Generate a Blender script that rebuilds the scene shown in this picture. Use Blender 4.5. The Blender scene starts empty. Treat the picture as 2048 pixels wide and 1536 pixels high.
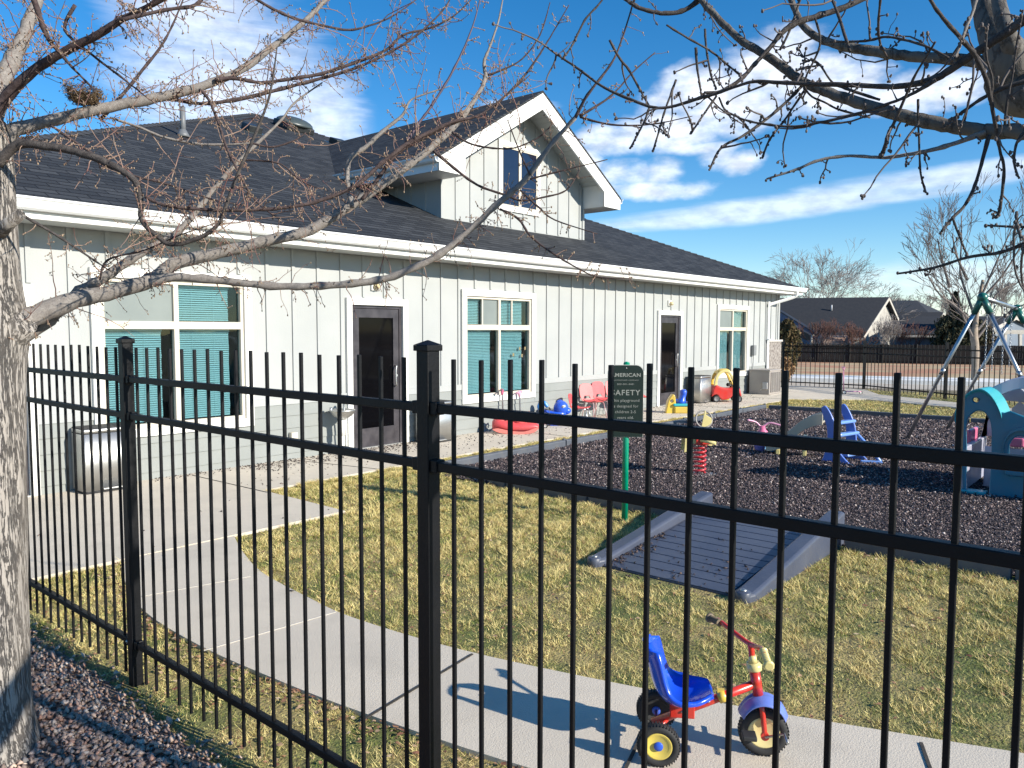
import bpy, bmesh, math, random
import numpy as np
from mathutils import Vector, Matrix
random.seed(7); rng = np.random.default_rng(11)
D = bpy.data; S = bpy.context.scene; COL = S.collection
PI = math.pi; rad = math.radians
# ------------------------------------------------------------------ camera
FPX, YAW, PITCH, ROLL, EYE = 1554.46, rad(40.3826), rad(-3.925), rad(0.1136), 1.75
fw = Vector((math.cos(YAW)*math.cos(PITCH), math.sin(YAW)*math.cos(PITCH), math.sin(PITCH)))
r0 = Vector((math.sin(YAW), -math.cos(YAW), 0)); u0 = r0.cross(fw)
rt = r0*math.cos(ROLL)+u0*math.sin(ROLL); up = u0*math.cos(ROLL)-r0*math.sin(ROLL)
CAM = Vector((0, 0, EYE))
cd = D.cameras.new('camera'); cam = D.objects.new('camera', cd); COL.objects.link(cam)
m = Matrix((rt, up, -fw)).transposed().to_4x4(); m.translation = CAM; cam.matrix_world = m
cd.sensor_width = 36; cd.lens = FPX/2048*36; cd.clip_start = .05; cd.clip_end = 2000
S.camera = cam
def ray(x, y): return fw+rt*((x-1024)/FPX)-up*((y-768)/FPX)
def at(x, y, d): return CAM+ray(x, y)*d                  # point at a measured pixel, d metres deep
def hit(x, y, ax, v):
    r = ray(x, y); return CAM+r*((v-CAM[ax])/r[ax])
WY, FX = 8.967, 1.643                                    # wall plane, near fence plane
def gz(x, y):
    no = .944*x+.33*y
    return -.02*min(max(0, no-28), 40)
# ------------------------------------------------------------------ materials
MATS = {}
def nd(nt, t, **k):
    n = nt.nodes.new(t)
    for a, b in k.items():
        if a in n.inputs: n.inputs[a].default_value = b
        else: setattr(n, a, b)
    return n
def mat(name, col, rough=.6, col2=None, scale=8, detail=6, bump=0, bscale=None, metal=0, stretch=(1, 1, 1), lo=.35, hi=.65, spec=.5, coat=0, dirt=0, dcol=(.2, .17, .13), dscale=2.5, trans=0):
    if name in MATS: return MATS[name]
    M = D.materials.new(name); M.use_nodes = True; nt = M.node_tree; L = nt.links.new
    b = nt.nodes['Principled BSDF']; b.inputs['Roughness'].default_value = rough; b.inputs['Metallic'].default_value = metal
    b.inputs['Specular IOR Level'].default_value = spec; b.inputs['Coat Weight'].default_value = coat
    tc = nd(nt, 'ShaderNodeTexCoord'); mp = nd(nt, 'ShaderNodeMapping'); mp.inputs['Scale'].default_value = stretch
    L(tc.outputs['Object'], mp.inputs['Vector'])
    if col2 is None: col2 = tuple(c*.82 for c in col)
    n = nd(nt, 'ShaderNodeTexNoise'); n.inputs['Scale'].default_value = scale; n.inputs['Detail'].default_value = detail
    L(mp.outputs[0], n.inputs['Vector'])
    mr = nd(nt, 'ShaderNodeMapRange'); mr.inputs[1].default_value = lo; mr.inputs[2].default_value = hi; L(n.outputs[0], mr.inputs[0])
    mx = nd(nt, 'ShaderNodeMix', data_type='RGBA'); mx.inputs[6].default_value = (*col, 1); mx.inputs[7].default_value = (*col2, 1)
    L(mr.outputs[0], mx.inputs[0]); out = mx.outputs[2]
    if dirt:
        n2 = nd(nt, 'ShaderNodeTexNoise'); n2.inputs['Scale'].default_value = dscale; n2.inputs['Detail'].default_value = 9; n2.inputs['Roughness'].default_value = .65
        L(tc.outputs['Object'], n2.inputs['Vector'])
        m2 = nd(nt, 'ShaderNodeMapRange'); m2.inputs[1].default_value = .5; m2.inputs[2].default_value = .75; m2.inputs[4].default_value = dirt; L(n2.outputs[0], m2.inputs[0])
        x2 = nd(nt, 'ShaderNodeMix', data_type='RGBA'); x2.inputs[7].default_value = (*dcol, 1); L(m2.outputs[0], x2.inputs[0]); L(out, x2.inputs[6]); out = x2.outputs[2]
    L(out, b.inputs['Base Color'])
    if bump:
        n3 = nd(nt, 'ShaderNodeTexNoise'); n3.inputs['Scale'].default_value = bscale or scale*3; n3.inputs['Detail'].default_value = 5
        L(mp.outputs[0], n3.inputs['Vector'])
        bp = nd(nt, 'ShaderNodeBump'); bp.inputs['Strength'].default_value = bump; bp.inputs['Distance'].default_value = .02
        L(n3.outputs[0], bp.inputs['Height']); L(bp.outputs[0], b.inputs['Normal'])
    MATS[name] = M; M['out'] = 1
    return M
def vmat(name, rough=.8, trans=0, spec=.3):
    """base colour from a per-piece colour attribute (each blade, chip or stone has its own colour)"""
    M = D.materials.new(name); M.use_nodes = True; nt = M.node_tree
    b = nt.nodes['Principled BSDF']; b.inputs['Roughness'].default_value = rough; b.inputs['Specular IOR Level'].default_value = spec
    a = nd(nt, 'ShaderNodeAttribute'); a.attribute_name = 'tint'
    nt.links.new(a.outputs['Color'], b.inputs['Base Color']); MATS[name] = M
    return M
def shingle(name, ax):
    M = D.materials.new(name); M.use_nodes = True; nt = M.node_tree; L = nt.links.new; b = nt.nodes['Principled BSDF']
    tc = nd(nt, 'ShaderNodeTexCoord'); sp = nd(nt, 'ShaderNodeSeparateXYZ'); L(tc.outputs['Object'], sp.inputs[0])
    cb = nd(nt, 'ShaderNodeCombineXYZ'); L(sp.outputs[ax], cb.inputs[0]); L(sp.outputs[2], cb.inputs[1])
    wob = nd(nt, 'ShaderNodeTexNoise'); wob.inputs['Scale'].default_value = 2.2; wob.inputs['Detail'].default_value = 3; L(tc.outputs['Object'], wob.inputs['Vector'])
    ms = nd(nt, 'ShaderNodeVectorMath', operation='SCALE'); ms.inputs[3].default_value = .02; L(wob.outputs['Color'], ms.inputs[0])
    ad = nd(nt, 'ShaderNodeVectorMath', operation='ADD'); L(cb.outputs[0], ad.inputs[0]); L(ms.outputs[0], ad.inputs[1])
    br = nd(nt, 'ShaderNodeTexBrick'); L(ad.outputs[0], br.inputs['Vector'])
    for k, v in (('Scale', 1), ('Mortar Size', .006), ('Mortar Smooth', .3), ('Bias', 0), ('Brick Width', .3), ('Row Height', .056)): br.inputs[k].default_value = v
    br.inputs['Color1'].default_value = (.022, .025, .030, 1); br.inputs['Color2'].default_value = (.052, .056, .062, 1); br.inputs['Mortar'].default_value = (.008, .008, .010, 1)
    n = nd(nt, 'ShaderNodeTexNoise'); n.inputs['Scale'].default_value = 60; n.inputs['Detail'].default_value = 4; L(tc.outputs['Object'], n.inputs['Vector'])
    mr = nd(nt, 'ShaderNodeMapRange'); mr.inputs[3].default_value = .55; mr.inputs[4].default_value = 1.5; L(n.outputs[0], mr.inputs[0])
    mx = nd(nt, 'ShaderNodeVectorMath', operation='SCALE'); L(br.outputs['Color'], mx.inputs[0]); L(mr.outputs[0], mx.inputs[3]); L(mx.outputs[0], b.inputs['Base Color'])
    b.inputs['Roughness'].default_value = .85; b.inputs['Specular IOR Level'].default_value = .25
    # each course is a wedge: thin at the top, thick at its lower edge
    fr = nd(nt, 'ShaderNodeMath', operation='DIVIDE'); fr.inputs[1].default_value = .056
    s2 = nd(nt, 'ShaderNodeSeparateXYZ'); L(ad.outputs[0], s2.inputs[0]); L(s2.outputs[1], fr.inputs[0])
    f2 = nd(nt, 'ShaderNodeMath', operation='FRACT'); L(fr.outputs[0], f2.inputs[0])
    f3 = nd(nt, 'ShaderNodeMath', operation='SUBTRACT'); f3.inputs[0].default_value = 1; L(f2.outputs[0], f3.inputs[1])
    f4 = nd(nt, 'ShaderNodeMath', operation='ADD'); L(f3.outputs[0], f4.inputs[0]); L(br.outputs['Fac'], f4.inputs[1])
    bp = nd(nt, 'ShaderNodeBump'); bp.inputs['Strength'].default_value = .8; bp.inputs['Distance'].default_value = .012; L(f4.outputs[0], bp.inputs['Height']); L(bp.outputs[0], b.inputs['Normal'])
    MATS[name] = M; return M
def bark(name, c1, c2, c3, sc=14, bump=.6, stretch=(1, 1, .22)):
    M = D.materials.new(name); M.use_nodes = True; nt = M.node_tree; L = nt.links.new; b = nt.nodes['Principled BSDF']
    tc = nd(nt, 'ShaderNodeTexCoord'); mp = nd(nt, 'ShaderNodeMapping'); mp.inputs['Scale'].default_value = stretch; L(tc.outputs['Object'], mp.inputs[0])
    n = nd(nt, 'ShaderNodeTexNoise'); n.inputs['Scale'].default_value = sc; n.inputs['Detail'].default_value = 10; n.inputs['Roughness'].default_value = .65; n.inputs['Distortion'].default_value = .35; L(mp.outputs[0], n.inputs['Vector'])
    v = nd(nt, 'ShaderNodeTexVoronoi'); v.feature = 'DISTANCE_TO_EDGE'; v.inputs['Scale'].default_value = sc*1.1; 
    ns = nd(nt, 'ShaderNodeMix', data_type='RGBA'); ns.inputs[0].default_value = .12; L(mp.outputs[0], ns.inputs[6]); L(n.outputs['Color'], ns.inputs[7]); L(ns.outputs[2], v.inputs['Vector'])
    cr = nd(nt, 'ShaderNodeValToRGB'); e = cr.color_ramp.elements; e[0].position = .30; e[0].color = (*c1, 1); e[1].position = .72; e[1].color = (*c2, 1)
    L(n.outputs[0], cr.inputs[0])
    mr = nd(nt, 'ShaderNodeMapRange'); mr.inputs[1].default_value = 0; mr.inputs[2].default_value = .10; mr.inputs[3].default_value = .75; mr.inputs[4].default_value = 0; L(v.outputs['Distance'], mr.inputs[0])
    mx = nd(nt, 'ShaderNodeMix', data_type='RGBA'); L(mr.outputs[0], mx.inputs[0]); L(cr.outputs[0], mx.inputs[6]); mx.inputs[7].default_value = (*c3, 1)
    L(mx.outputs[2], b.inputs['Base Color']); b.inputs['Roughness'].default_value = .85; b.inputs['Specular IOR Level'].default_value = .2
    ad = nd(nt, 'ShaderNodeMath', operation='ADD'); L(n.outputs[0], ad.inputs[0])
    m3 = nd(nt, 'ShaderNodeMapRange'); m3.inputs[2].default_value = .12; L(v.outputs['Distance'], m3.inputs[0]); L(m3.outputs[0], ad.inputs[1])
    bp = nd(nt, 'ShaderNodeBump'); bp.inputs['Strength'].default_value = bump; bp.inputs['Distance'].default_value = .012; L(ad.outputs[0], bp.inputs['Height']); L(bp.outputs[0], b.inputs['Normal'])
    MATS[name] = M; return M
def glassy(name, tint, gloss=.12, grough=.02):
    """thin tinted pane: see-through plus a mirror reflection"""
    M = D.materials.new(name); M.use_nodes = True; nt = M.node_tree; L = nt.links.new
    for n in list(nt.nodes):
        if n.type == 'BSDF_PRINCIPLED': nt.nodes.remove(n)
    o = nt.nodes['Material Output']; t = nd(nt, 'ShaderNodeBsdfTransparent'); t.inputs[0].default_value = (*tint, 1)
    g = nd(nt, 'ShaderNodeBsdfGlossy'); g.inputs['Roughness'].default_value = grough; g.inputs[0].default_value = (1, 1, 1, 1)
    lw = nd(nt, 'ShaderNodeLayerWeight'); lw.inputs[0].default_value = .5; f = nd(nt, 'ShaderNodeMath', operation='POWER'); f.inputs[1].default_value = 4; L(lw.outputs['Facing'], f.inputs[0])
    tc = nd(nt, 'ShaderNodeTexCoord'); nz = nd(nt, 'ShaderNodeTexNoise'); nz.inputs['Scale'].default_value = 1.3; L(tc.outputs['Object'], nz.inputs['Vector'])
    bp = nd(nt, 'ShaderNodeBump'); bp.inputs['Strength'].default_value = .08; bp.inputs['Distance'].default_value = .05; L(nz.outputs[0], bp.inputs['Height']); L(bp.outputs[0], g.inputs['Normal'])
    a = nd(nt, 'ShaderNodeMath', operation='ADD'); a.inputs[1].default_value = gloss; L(f.outputs[0], a.inputs[0])
    mx = nd(nt, 'ShaderNodeMixShader'); L(a.outputs[0], mx.inputs[0]); L(t.outputs[0], mx.inputs[1]); L(g.outputs[0], mx.inputs[2]); L(mx.outputs[0], o.inputs[0])
    MATS[name] = M; return M
siding = mat('board_siding', (.375, .388, .382), .7, (.345, .36, .355), 1.5, bump=.1, bscale=60, dirt=.25, dcol=(.38, .395, .36), dscale=1.2)
lapmat = mat('lap_siding_grey', (.25, .265, .255), .7, (.225, .24, .23), 2, bump=.1, bscale=60, dirt=.3, dcol=(.25, .26, .23))
trim = mat('white_trim', (.76, .75, .71), .55, (.72, .71, .67), 2, dirt=.2, dcol=(.62, .60, .55), dscale=3)
trim_cool = mat('white_gutter', (.80, .81, .80), .35, (.74, .75, .74), 3, dirt=.2, dcol=(.60, .60, .57), dscale=4)
vinyl = mat('beige_vinyl', (.60, .55, .46), .45, (.56, .51, .42), 4)
soffit = mat('soffit_panel', (.50, .52, .50), .6, (.46, .48, .46), 2)
shf, shs = shingle('shingle_front', 0), shingle('shingle_side', 1)
dark_metal = mat('bronze_aluminium', (.075, .068, .075), .4, (.04, .036, .042), 6, metal=.3)
black_paint = mat('black_powder_coat', (.0035, .004, .006), .5, (.0025, .003, .004), 12, bump=.06, bscale=90, spec=.25, dirt=.18, dcol=(.022, .021, .020), dscale=14)
blackr = mat('black_rubber', (.018, .018, .02), .75, (.03, .03, .03), 20)
concrete = mat('broom_concrete', (.62, .55, .45), .9, (.54, .485, .405), 1.3, 10, bump=.25, bscale=160, dirt=.45, dcol=(.40, .355, .29), dscale=2.2, lo=.3, hi=.7)
steel = mat('brushed_steel', (.58, .58, .56), .45, (.48, .48, .47), 3, metal=1, stretch=(1, 1, .05))
chrome = mat('galvanised_tube', (.50, .52, .54), .32, (.38, .40, .42), 10, metal=.85)
blinds_m = mat('white_blind', (.78, .80, .78), .5, (.74, .76, .74), 2)
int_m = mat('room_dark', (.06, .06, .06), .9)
def plastic(name, c, rough=.32, fade=.82, dirt=.25): return mat(name, c, rough, tuple(min(1, x*fade+.03) for x in c), 5, dirt=dirt, dcol=tuple(x*.5+.12 for x in c), dscale=6, coat=.15)
p_blue = plastic('blue_plastic', (.01, .09, .62)); p_red = plastic('red_plastic', (.62, .03, .02)); p_yel = plastic('yellow_plastic', (.72, .50, .07))
p_pale = plastic('pale_yellow_plastic', (.74, .63, .26)); p_sky = plastic('lilac_blue_plastic', (.13, .20, .58)); p_teal = plastic('turquoise_plastic', (.01, .17, .27), dirt=.1)
p_teal2 = plastic('light_turquoise_plastic', (.04, .42, .47)); p_white = plastic('white_plastic', (.62, .62, .64)); p_lav = plastic('lavender_plastic', (.42, .43, .55))
p_pink = plastic('pink_plastic', (.70, .16, .30)); p_lpink = plastic('light_pink_plastic', (.75, .35, .50)); p_coral = plastic('faded_red_plastic', (.66, .065, .07), .4)
p_beige = plastic('beige_plastic', (.52, .47, .36)); p_slblue = plastic('slide_blue_plastic', (.11, .22, .66)); p_dgreen = plastic('green_socket', (.0, .12, .09)); p_grey = plastic('grey_plastic', (.10, .11, .13))
p_ramp = mat('slate_plastic', (.055, .066, .10), .42, (.075, .086, .12), 3, bump=.08, bscale=40, dirt=.35, dcol=(.11, .11, .115), dscale=9)
timber = mat('border_plastic', (.075, .085, .105), .5, (.10, .11, .13), 4, dirt=.5, dcol=(.14, .13, .12), dscale=8)
green_paint = mat('green_post_paint', (.0, .27, .15), .3, (.0, .23, .13), 8)
sign_m = mat('green_sign_face', (.003, .011, .008), .45, (.004, .015, .010), 4)
letter_m = mat('sign_letter', (.24, .25, .225), .6)
stone_m = mat('ledge_stone', (.34, .31, .28), .9, (.13, .11, .10), 14, 8, bump=.8, bscale=22)
ac_m = mat('ac_cabinet', (.34, .31, .28), .5, (.30, .27, .25), 3); ac_dark = mat('ac_grille_gap', (.03, .03, .03), .8)
door_glass = mat('door_glass_dark', (.003, .003, .004), .05, spec=.12)
dorm_glass = mat('dormer_glass_dark', (.010, .012, .03), .03, spec=.8)
pane_teal = glassy('pane_teal', (.64, .785, .81), .03)
pane_screen = mat('insect_screen', (.19, .22, .21), .6, (.16, .19, .185), 2)
barkL = bark('pale_bark', (.31, .28, .25), (.375, .345, .31), (.225, .195, .175), 34, 1.0, (1, 1, .09))
barkB = bark('branch_bark', (.19, .17, .155), (.31, .285, .26), (.14, .12, .11), 40, .3, (1, 1, 1))
barkD = bark('dark_branch_bark', (.05, .035, .035), (.115, .085, .08), (.03, .02, .02), 30, .3, (1, 1, 1))
barkR = bark('grey_branch_bark', (.05, .043, .042), (.11, .098, .09), (.03, .025, .025), 30, .35, (1, 1, 1))
barkRb = bark('limb_bark', (.11, .10, .09), (.18, .165, .145), (.07, .06, .055), 18, .5, (1, 1, .4))
twigL = mat('red_twig', (.17, .075, .065), .7, (.32, .23, .17), 9)
twigR = mat('grey_twig', (.065, .05, .05), .75, (.13, .11, .10), 12)
bud = mat('bud_husk', (.36, .27, .18), .8, (.12, .08, .05), 30)
# ------------------------------------------------------------------ mesh helpers
class MB:
    def __init__(s): s.v = []; s.f = []; s.sm = []; s.tint = []
    def add(s, vs, fs, smooth=False):
        o = len(s.v); s.v += [tuple(v) for v in vs]; s.f += [tuple(i+o for i in f) for f in fs]; s.sm += [smooth]*len(fs)
    def box(s, x0, x1, y0, y1, z0, z1, R=None, o=(0, 0, 0)):
        vs = [Vector((x, y, z)) for x in (x0, x1) for y in (y0, y1) for z in (z0, z1)]
        if R is not None: vs = [R@v+Vector(o) for v in vs]
        s.add(vs, [(0, 1, 3, 2), (4, 6, 7, 5), (0, 4, 5, 1), (2, 3, 7, 6), (0, 2, 6, 4), (1, 5, 7, 3)])
    def quad(s, *p): s.add(p, [tuple(range(len(p)))])
    def bar(s, a, b, w, h, upv=(0, 0, 1)):
        a, b = Vector(a), Vector(b); d = (b-a); L = d.length; d.normalize(); x = d.cross(Vector(upv))
        if x.length < 1e-4: x = Vector((1, 0, 0))
        x.normalize(); z = x.cross(d)
        R = Matrix((x, d, z)).transposed(); s.box(-w/2, w/2, 0, L, -h/2, h/2, R, a)
    def tube(s, pts, rs, n=8, caps=True, smooth=True, jit=0):
        pts = [Vector(p) for p in pts]
        if not hasattr(rs, '__len__'): rs = [rs]*len(pts)
        o = len(s.v); t = (pts[1]-pts[0]).normalized(); x = t.cross(Vector((0, 0, 1)))
        if x.length < .05: x = t.cross(Vector((1, 0, 0)))
        x.normalize()
        for i, p in enumerate(pts):
            if i: t = (pts[min(i+1, len(pts)-1)]-pts[i-1]).normalized()
            x = (x-t*x.dot(t)).normalized(); y = t.cross(x)
            for k in range(n):
                a = 2*PI*k/n; r = rs[i]*(1+random.uniform(-jit, jit)); s.v.append(tuple(p+x*math.cos(a)*r+y*math.sin(a)*r))
        for i in range(len(pts)-1):
            for k in range(n):
                k2 = (k+1) % n; s.f.append((o+i*n+k, o+i*n+k2, o+(i+1)*n+k2, o+(i+1)*n+k)); s.sm.append(smooth)
        if caps:
            s.f.append(tuple(o+k for k in reversed(range(n)))); s.sm.append(False)
            e = o+(len(pts)-1)*n; s.f.append(tuple(e+k for k in range(n))); s.sm.append(False)
    def lathe(s, prof, c, ax='z', n=20, smooth=True):
        """prof = [(r, h)...] turned round the axis through c"""
        c = Vector(c); A = {'x': (Vector((0, 1, 0)), Vector((0, 0, 1)), Vector((1, 0, 0))), 'y': (Vector((0, 0, 1)), Vector((1, 0, 0)), Vector((0, 1, 0))), 'z': (Vector((1, 0, 0)), Vector((0, 1, 0)), Vector((0, 0, 1)))}
        X, Y, Z = A[ax] if isinstance(ax, str) else ax
        o = len(s.v)
        for r, h in prof:
            for k in range(n):
                a = 2*PI*k/n; s.v.append(tuple(c+X*math.cos(a)*r+Y*math.sin(a)*r+Z*h))
        for i in range(len(prof)-1):
            for k in range(n):
                k2 = (k+1) % n; s.f.append((o+i*n+k, o+i*n+k2, o+(i+1)*n+k2, o+(i+1)*n+k)); s.sm.append(smooth)
        if prof[0][0] > 1e-4: s.f.append(tuple(o+k for k in reversed(range(n)))); s.sm.append(False)
        if prof[-1][0] > 1e-4:
            e = o+(len(prof)-1)*n; s.f.append(tuple(e+k for k in range(n))); s.sm.append(False)
    def ball(s, c, r, n=10, mm=6, sc=(1, 1, 1)):
        c = Vector(c); o = len(s.v)
        for i in range(mm+1):
            th = PI*i/mm
            for k in range(n):
                a = 2*PI*k/n; s.v.append((c.x+r*sc[0]*math.sin(th)*math.cos(a), c.y+r*sc[1]*math.sin(th)*math.sin(a), c.z-r*sc[2]*math.cos(th)))
        for i in range(mm):
            for k in range(n):
                k2 = (k+1) % n; s.f.append((o+i*n+k, o+i*n+k2, o+(i+1)*n+k2, o+(i+1)*n+k)); s.sm.append(True)
    def poly(s, pts, z0, z1):
        n = len(pts); s.add([(x, y, z1) for x, y in pts]+[(x, y, z0) for x, y in pts], [tuple(range(n)), tuple(reversed(range(n, 2*n)))]+[(i, i+n, (i+1) % n+n, (i+1) % n) for i in range(n)])
    def loft(s, rings, smooth=True, caps=True):
        n = len(rings[0]); o = len(s.v)
        for r in rings: s.v += [tuple(p) for p in r]
        for i in range(len(rings)-1):
            for k in range(n):
                k2 = (k+1) % n; s.f.append((o+i*n+k, o+i*n+k2, o+(i+1)*n+k2, o+(i+1)*n+k)); s.sm.append(smooth)
        if caps:
            s.f.append(tuple(o+k for k in reversed(range(n)))); e = o+(len(rings)-1)*n; s.f.append(tuple(e+k for k in range(n))); s.sm += [False, False]
    def build(s, name, m, parent=None, world=False, bevel=0, fix=False, seg=2):
        me = D.meshes.new(name); vs = s.v
        if world and parent is not None:
            o = parent; off = Vector((0, 0, 0))
            while o is not None: off += o.location; o = o.parent
            vs = [(a-off.x, b-off.y, c-off.z) for a, b, c in vs]
        me.from_pydata(vs, [], s.f); me.polygons.foreach_set('use_smooth', s.sm); me.materials.append(m)
        if fix:
            bm = bmesh.new(); bm.from_mesh(me); bmesh.ops.recalc_face_normals(bm, faces=bm.faces); bm.to_mesh(me); bm.free()
        me.update(); ob = D.objects.new(name, me); COL.objects.link(ob); ob.parent = parent
        if bevel:
            b = ob.modifiers.new('bevel', 'BEVEL'); b.width = bevel; b.segments = seg; b.limit_method = 'ANGLE'; b.angle_limit = rad(35)
        return ob
def thing(name, label, cat, loc=(0, 0, 0), rz=0, group=None):
    o = D.objects.new(name, None); o.empty_display_size = .1; COL.objects.link(o); o.location = loc; o.rotation_euler = (0, 0, rz)
    o['label'] = label; o['category'] = cat
    if group: o['group'] = group
    return o
def tag(o, label, cat, group=None):
    o['label'] = label; o['category'] = cat
    if group: o['group'] = group
    return o
def struct(o): o['kind'] = 'structure'; return o
def stuff(o, label, cat): o['kind'] = 'stuff'; o['label'] = label; o['category'] = cat; return o
def copy_tree(o, parent=None):
    c = o.copy(); COL.objects.link(c); c.parent = parent
    for ch in [x for x in D.objects if x.parent == o]: copy_tree(ch, c)
    return c
def curve_mesh(cu):
    ob = D.objects.new('tmp', cu); COL.objects.link(ob); dg = bpy.context.evaluated_depsgraph_get(); dg.update()
    me = D.meshes.new_from_object(ob.evaluated_get(dg)); D.objects.remove(ob); D.curves.remove(cu); return me
def plate(name, loops, th, m, parent, bev=0, O=(0, 0, 0), X=(1, 0, 0), Y=(0, 0, 1), cyc=True, smooth=False):
    """flat board of real thickness with holes; loops in (a, b) of the X, Y axes"""
    cu = D.curves.new('c', 'CURVE'); cu.dimensions = '2D'; cu.fill_mode = 'BOTH'; cu.extrude = max(th/2-bev, 1e-4); cu.bevel_depth = bev; cu.bevel_resolution = 2; cu.offset = -bev
    for lp in loops:
        sp = cu.splines.new('POLY'); sp.points.add(len(lp)-1)
        for i, (a, b) in enumerate(lp): sp.points[i].co = (a, b, 0, 1)
        sp.use_cyclic_u = True
    me = curve_mesh(cu); X = Vector(X).normalized(); Y = Vector(Y).normalized(); Z = X.cross(Y)
    M = Matrix((X, Y, Z)).transposed().to_4x4(); M.translation = Vector(O); me.transform(M); me.name = name; me.materials.clear(); me.materials.append(m)
    if bev: me.polygons.foreach_set('use_smooth', [abs(abs(p.normal.dot(Z))-1) > 1e-3 for p in me.polygons])
    ob = D.objects.new(name, me); COL.objects.link(ob); ob.parent = parent; return ob
def spl(pts, n=4):
    """Catmull-Rom through points (any dimension)"""
    P = [tuple(p) for p in pts]; P = [P[0]]+P+[P[-1]]; out = []
    for i in range(1, len(P)-2):
        for k in range(n):
            t = k/n; out.append(tuple(.5*((2*b)+(c-a)*t+(2*a-5*b+4*c-d)*t*t+(3*b-a-3*c+d)*t**3) for a, b, c, d in zip(P[i-1], P[i], P[i+1], P[i+2])))
    out.append(P[-2]); return out
def arc(cx, cy, r, a0, a1, n=8, ry=None):
    ry = ry or r; return [(cx+r*math.cos(rad(a0+(a1-a0)*i/n)), cy+ry*math.sin(rad(a0+(a1-a0)*i/n))) for i in range(n+1)]
def text(name, body, size, m, parent, O, X, Y, ext=.0015, bold=0, spacing=1, align='CENTER', sx=1):
    cu = D.curves.new('t', 'FONT'); cu.body = body; cu.size = size; cu.extrude = ext; cu.align_x = align; cu.offset = bold; cu.space_character = spacing; cu.resolution_u = 3
    me = curve_mesh(cu); X = Vector(X).normalized(); Y = Vector(Y).normalized(); Z = X.cross(Y)
    M = Matrix((X, Y, Z)).transposed().to_4x4(); M.translation = Vector(O); me.transform(M@Matrix.Scale(sx, 4, (1, 0, 0))); me.name = name; me.materials.clear(); me.materials.append(m)
    ob = D.objects.new(name, me); COL.objects.link(ob); ob.parent = parent; return ob
def pieces(name, V, F, cols, m, smooth=False):
    """V (n,k,3) vertices of n pieces, F (j,3) faces shared by all, cols (n,3)"""
    n, k, _ = V.shape; j = F.shape[0]
    me = D.meshes.new(name); me.vertices.add(n*k); me.vertices.foreach_set('co', V.reshape(-1).astype(np.float32))
    idx = (F[None]+(np.arange(n)*k)[:, None, None]).reshape(-1).astype(np.int32)
    me.loops.add(len(idx)); me.loops.foreach_set('vertex_index', idx); me.polygons.add(n*j)
    me.polygons.foreach_set('loop_start', np.arange(0, n*j*3, 3, dtype=np.int32))
    a = me.attributes.new('tint', 'FLOAT_COLOR', 'POINT'); c = np.ones((n, k, 4), np.float32); c[..., :3] = cols[:, None]
    a.data.foreach_set('color', c.reshape(-1)); me.materials.append(m); me.update(calc_edges=True); me.validate()
    if smooth: me.polygons.foreach_set('use_smooth', [True]*(n*j))
    ob = D.objects.new(name, me); COL.objects.link(ob); return ob
SKYSAT, SKYSTR, SUNE, EXPO, CLOUDC = 1.35, .108, 4.8, .70, (7.6, 7.9, 8.5)
# ------------------------------------------------------------------ ground, paving, beds
gmat = mat('bare_ground', (.20, .155, .10), .95, (.14, .12, .06), .8, 10, bump=.5, bscale=20, dirt=.5, dcol=(.11, .11, .05), dscale=.3)
xs = sorted(set(list(range(-60, 120, 4))+[-900, -400, -200, 160, 220, 300, 450, 700, 1200])); mb = MB()
for x in xs:
    for y in xs: mb.v.append((x, y, gz(x, y)-.035))
n = len(xs)
for i in range(n-1):
    for j in range(n-1): mb.f.append((i*n+j, (i+1)*n+j, (i+1)*n+j+1, i*n+j+1)); mb.sm.append(True)
struct(mb.build('ground', gmat))
lawn_m = mat('lawn_soil', (.34, .27, .11), .95, (.13, .15, .04), 2.2, 10, bump=.9, bscale=60, dirt=.7, dcol=(.10, .07, .045), dscale=14, lo=.4, hi=.6)
mb = MB(); mb.poly([(1.42, -8), (24.6, -8), (24.6, 9.3), (1.42, 9.3)], -.03, 0); struct(mb.build('lawn', lawn_m))
grav_m = mat('gravel_fines', (.28, .20, .16), .95, (.15, .11, .09), 30, 6, bump=.8, bscale=60)
mb = MB(); mb.poly([(-8, -8), (1.54, -8), (1.55, 2), (1.52, 3), (1.56, 4), (1.53, 5.2), (1.56, 6), (-8, 6)], -.03, .004); struct(mb.build('gravel_bed', grav_m))
inner = spl([(3.39, 5.95), (3.2, 5.5), (3.0, 4.9), (2.905, 4.2), (2.87, 3.7), (2.95, 2.9), (3.14, 2.1), (3.35, 1.4), (3.6, .7), (3.78, .2), (4.1, -.8), (4.4, -2.5)], 4)
outer = spl([(2.49, 5.95), (2.27, 5.42), (2.1, 4.75), (2.06, 4.0), (2.1, 3.3), (2.16, 2.75), (2.28, 2.0), (2.45, 1.3), (2.65, .6), (2.9, -.2), (3.2, -1.4), (3.5, -2.5)], 4)
pathpoly = inner+outer[::-1]
PZ = .022
mb = MB(); k = len(inner)
for a, b in zip(inner, outer): mb.v += [(*a, PZ), (*b, PZ), (*a, -.05), (*b, -.05)]
for i in range(k-1):
    o = i*4; mb.f += [(o, o+1, o+5, o+4), (o+1, o+3, o+7, o+5), (o+2, o, o+4, o+6)]; mb.sm += [False]*3
path = struct(mb.build('path', concrete, fix=True))
slab = [(-8, 5.97), (4.56, 5.97), (4.58, 7.42), (8, 7.50), (12.5, 7.52), (19.7, 7.36), (20.9, 5.9), (19.98, 3.73), (18.6, 1.4), (17.9, -6), (19.0, -6), (19.7, 1.1), (21.0, 3.3), (22.7, 6.1), (24.5, 7.0), (24.5, WY+.2), (-8, WY+.2)]
mb = MB(); mb.poly(slab, -.05, PZ+.004); struct(mb.build('patio', concrete, fix=True))
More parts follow.
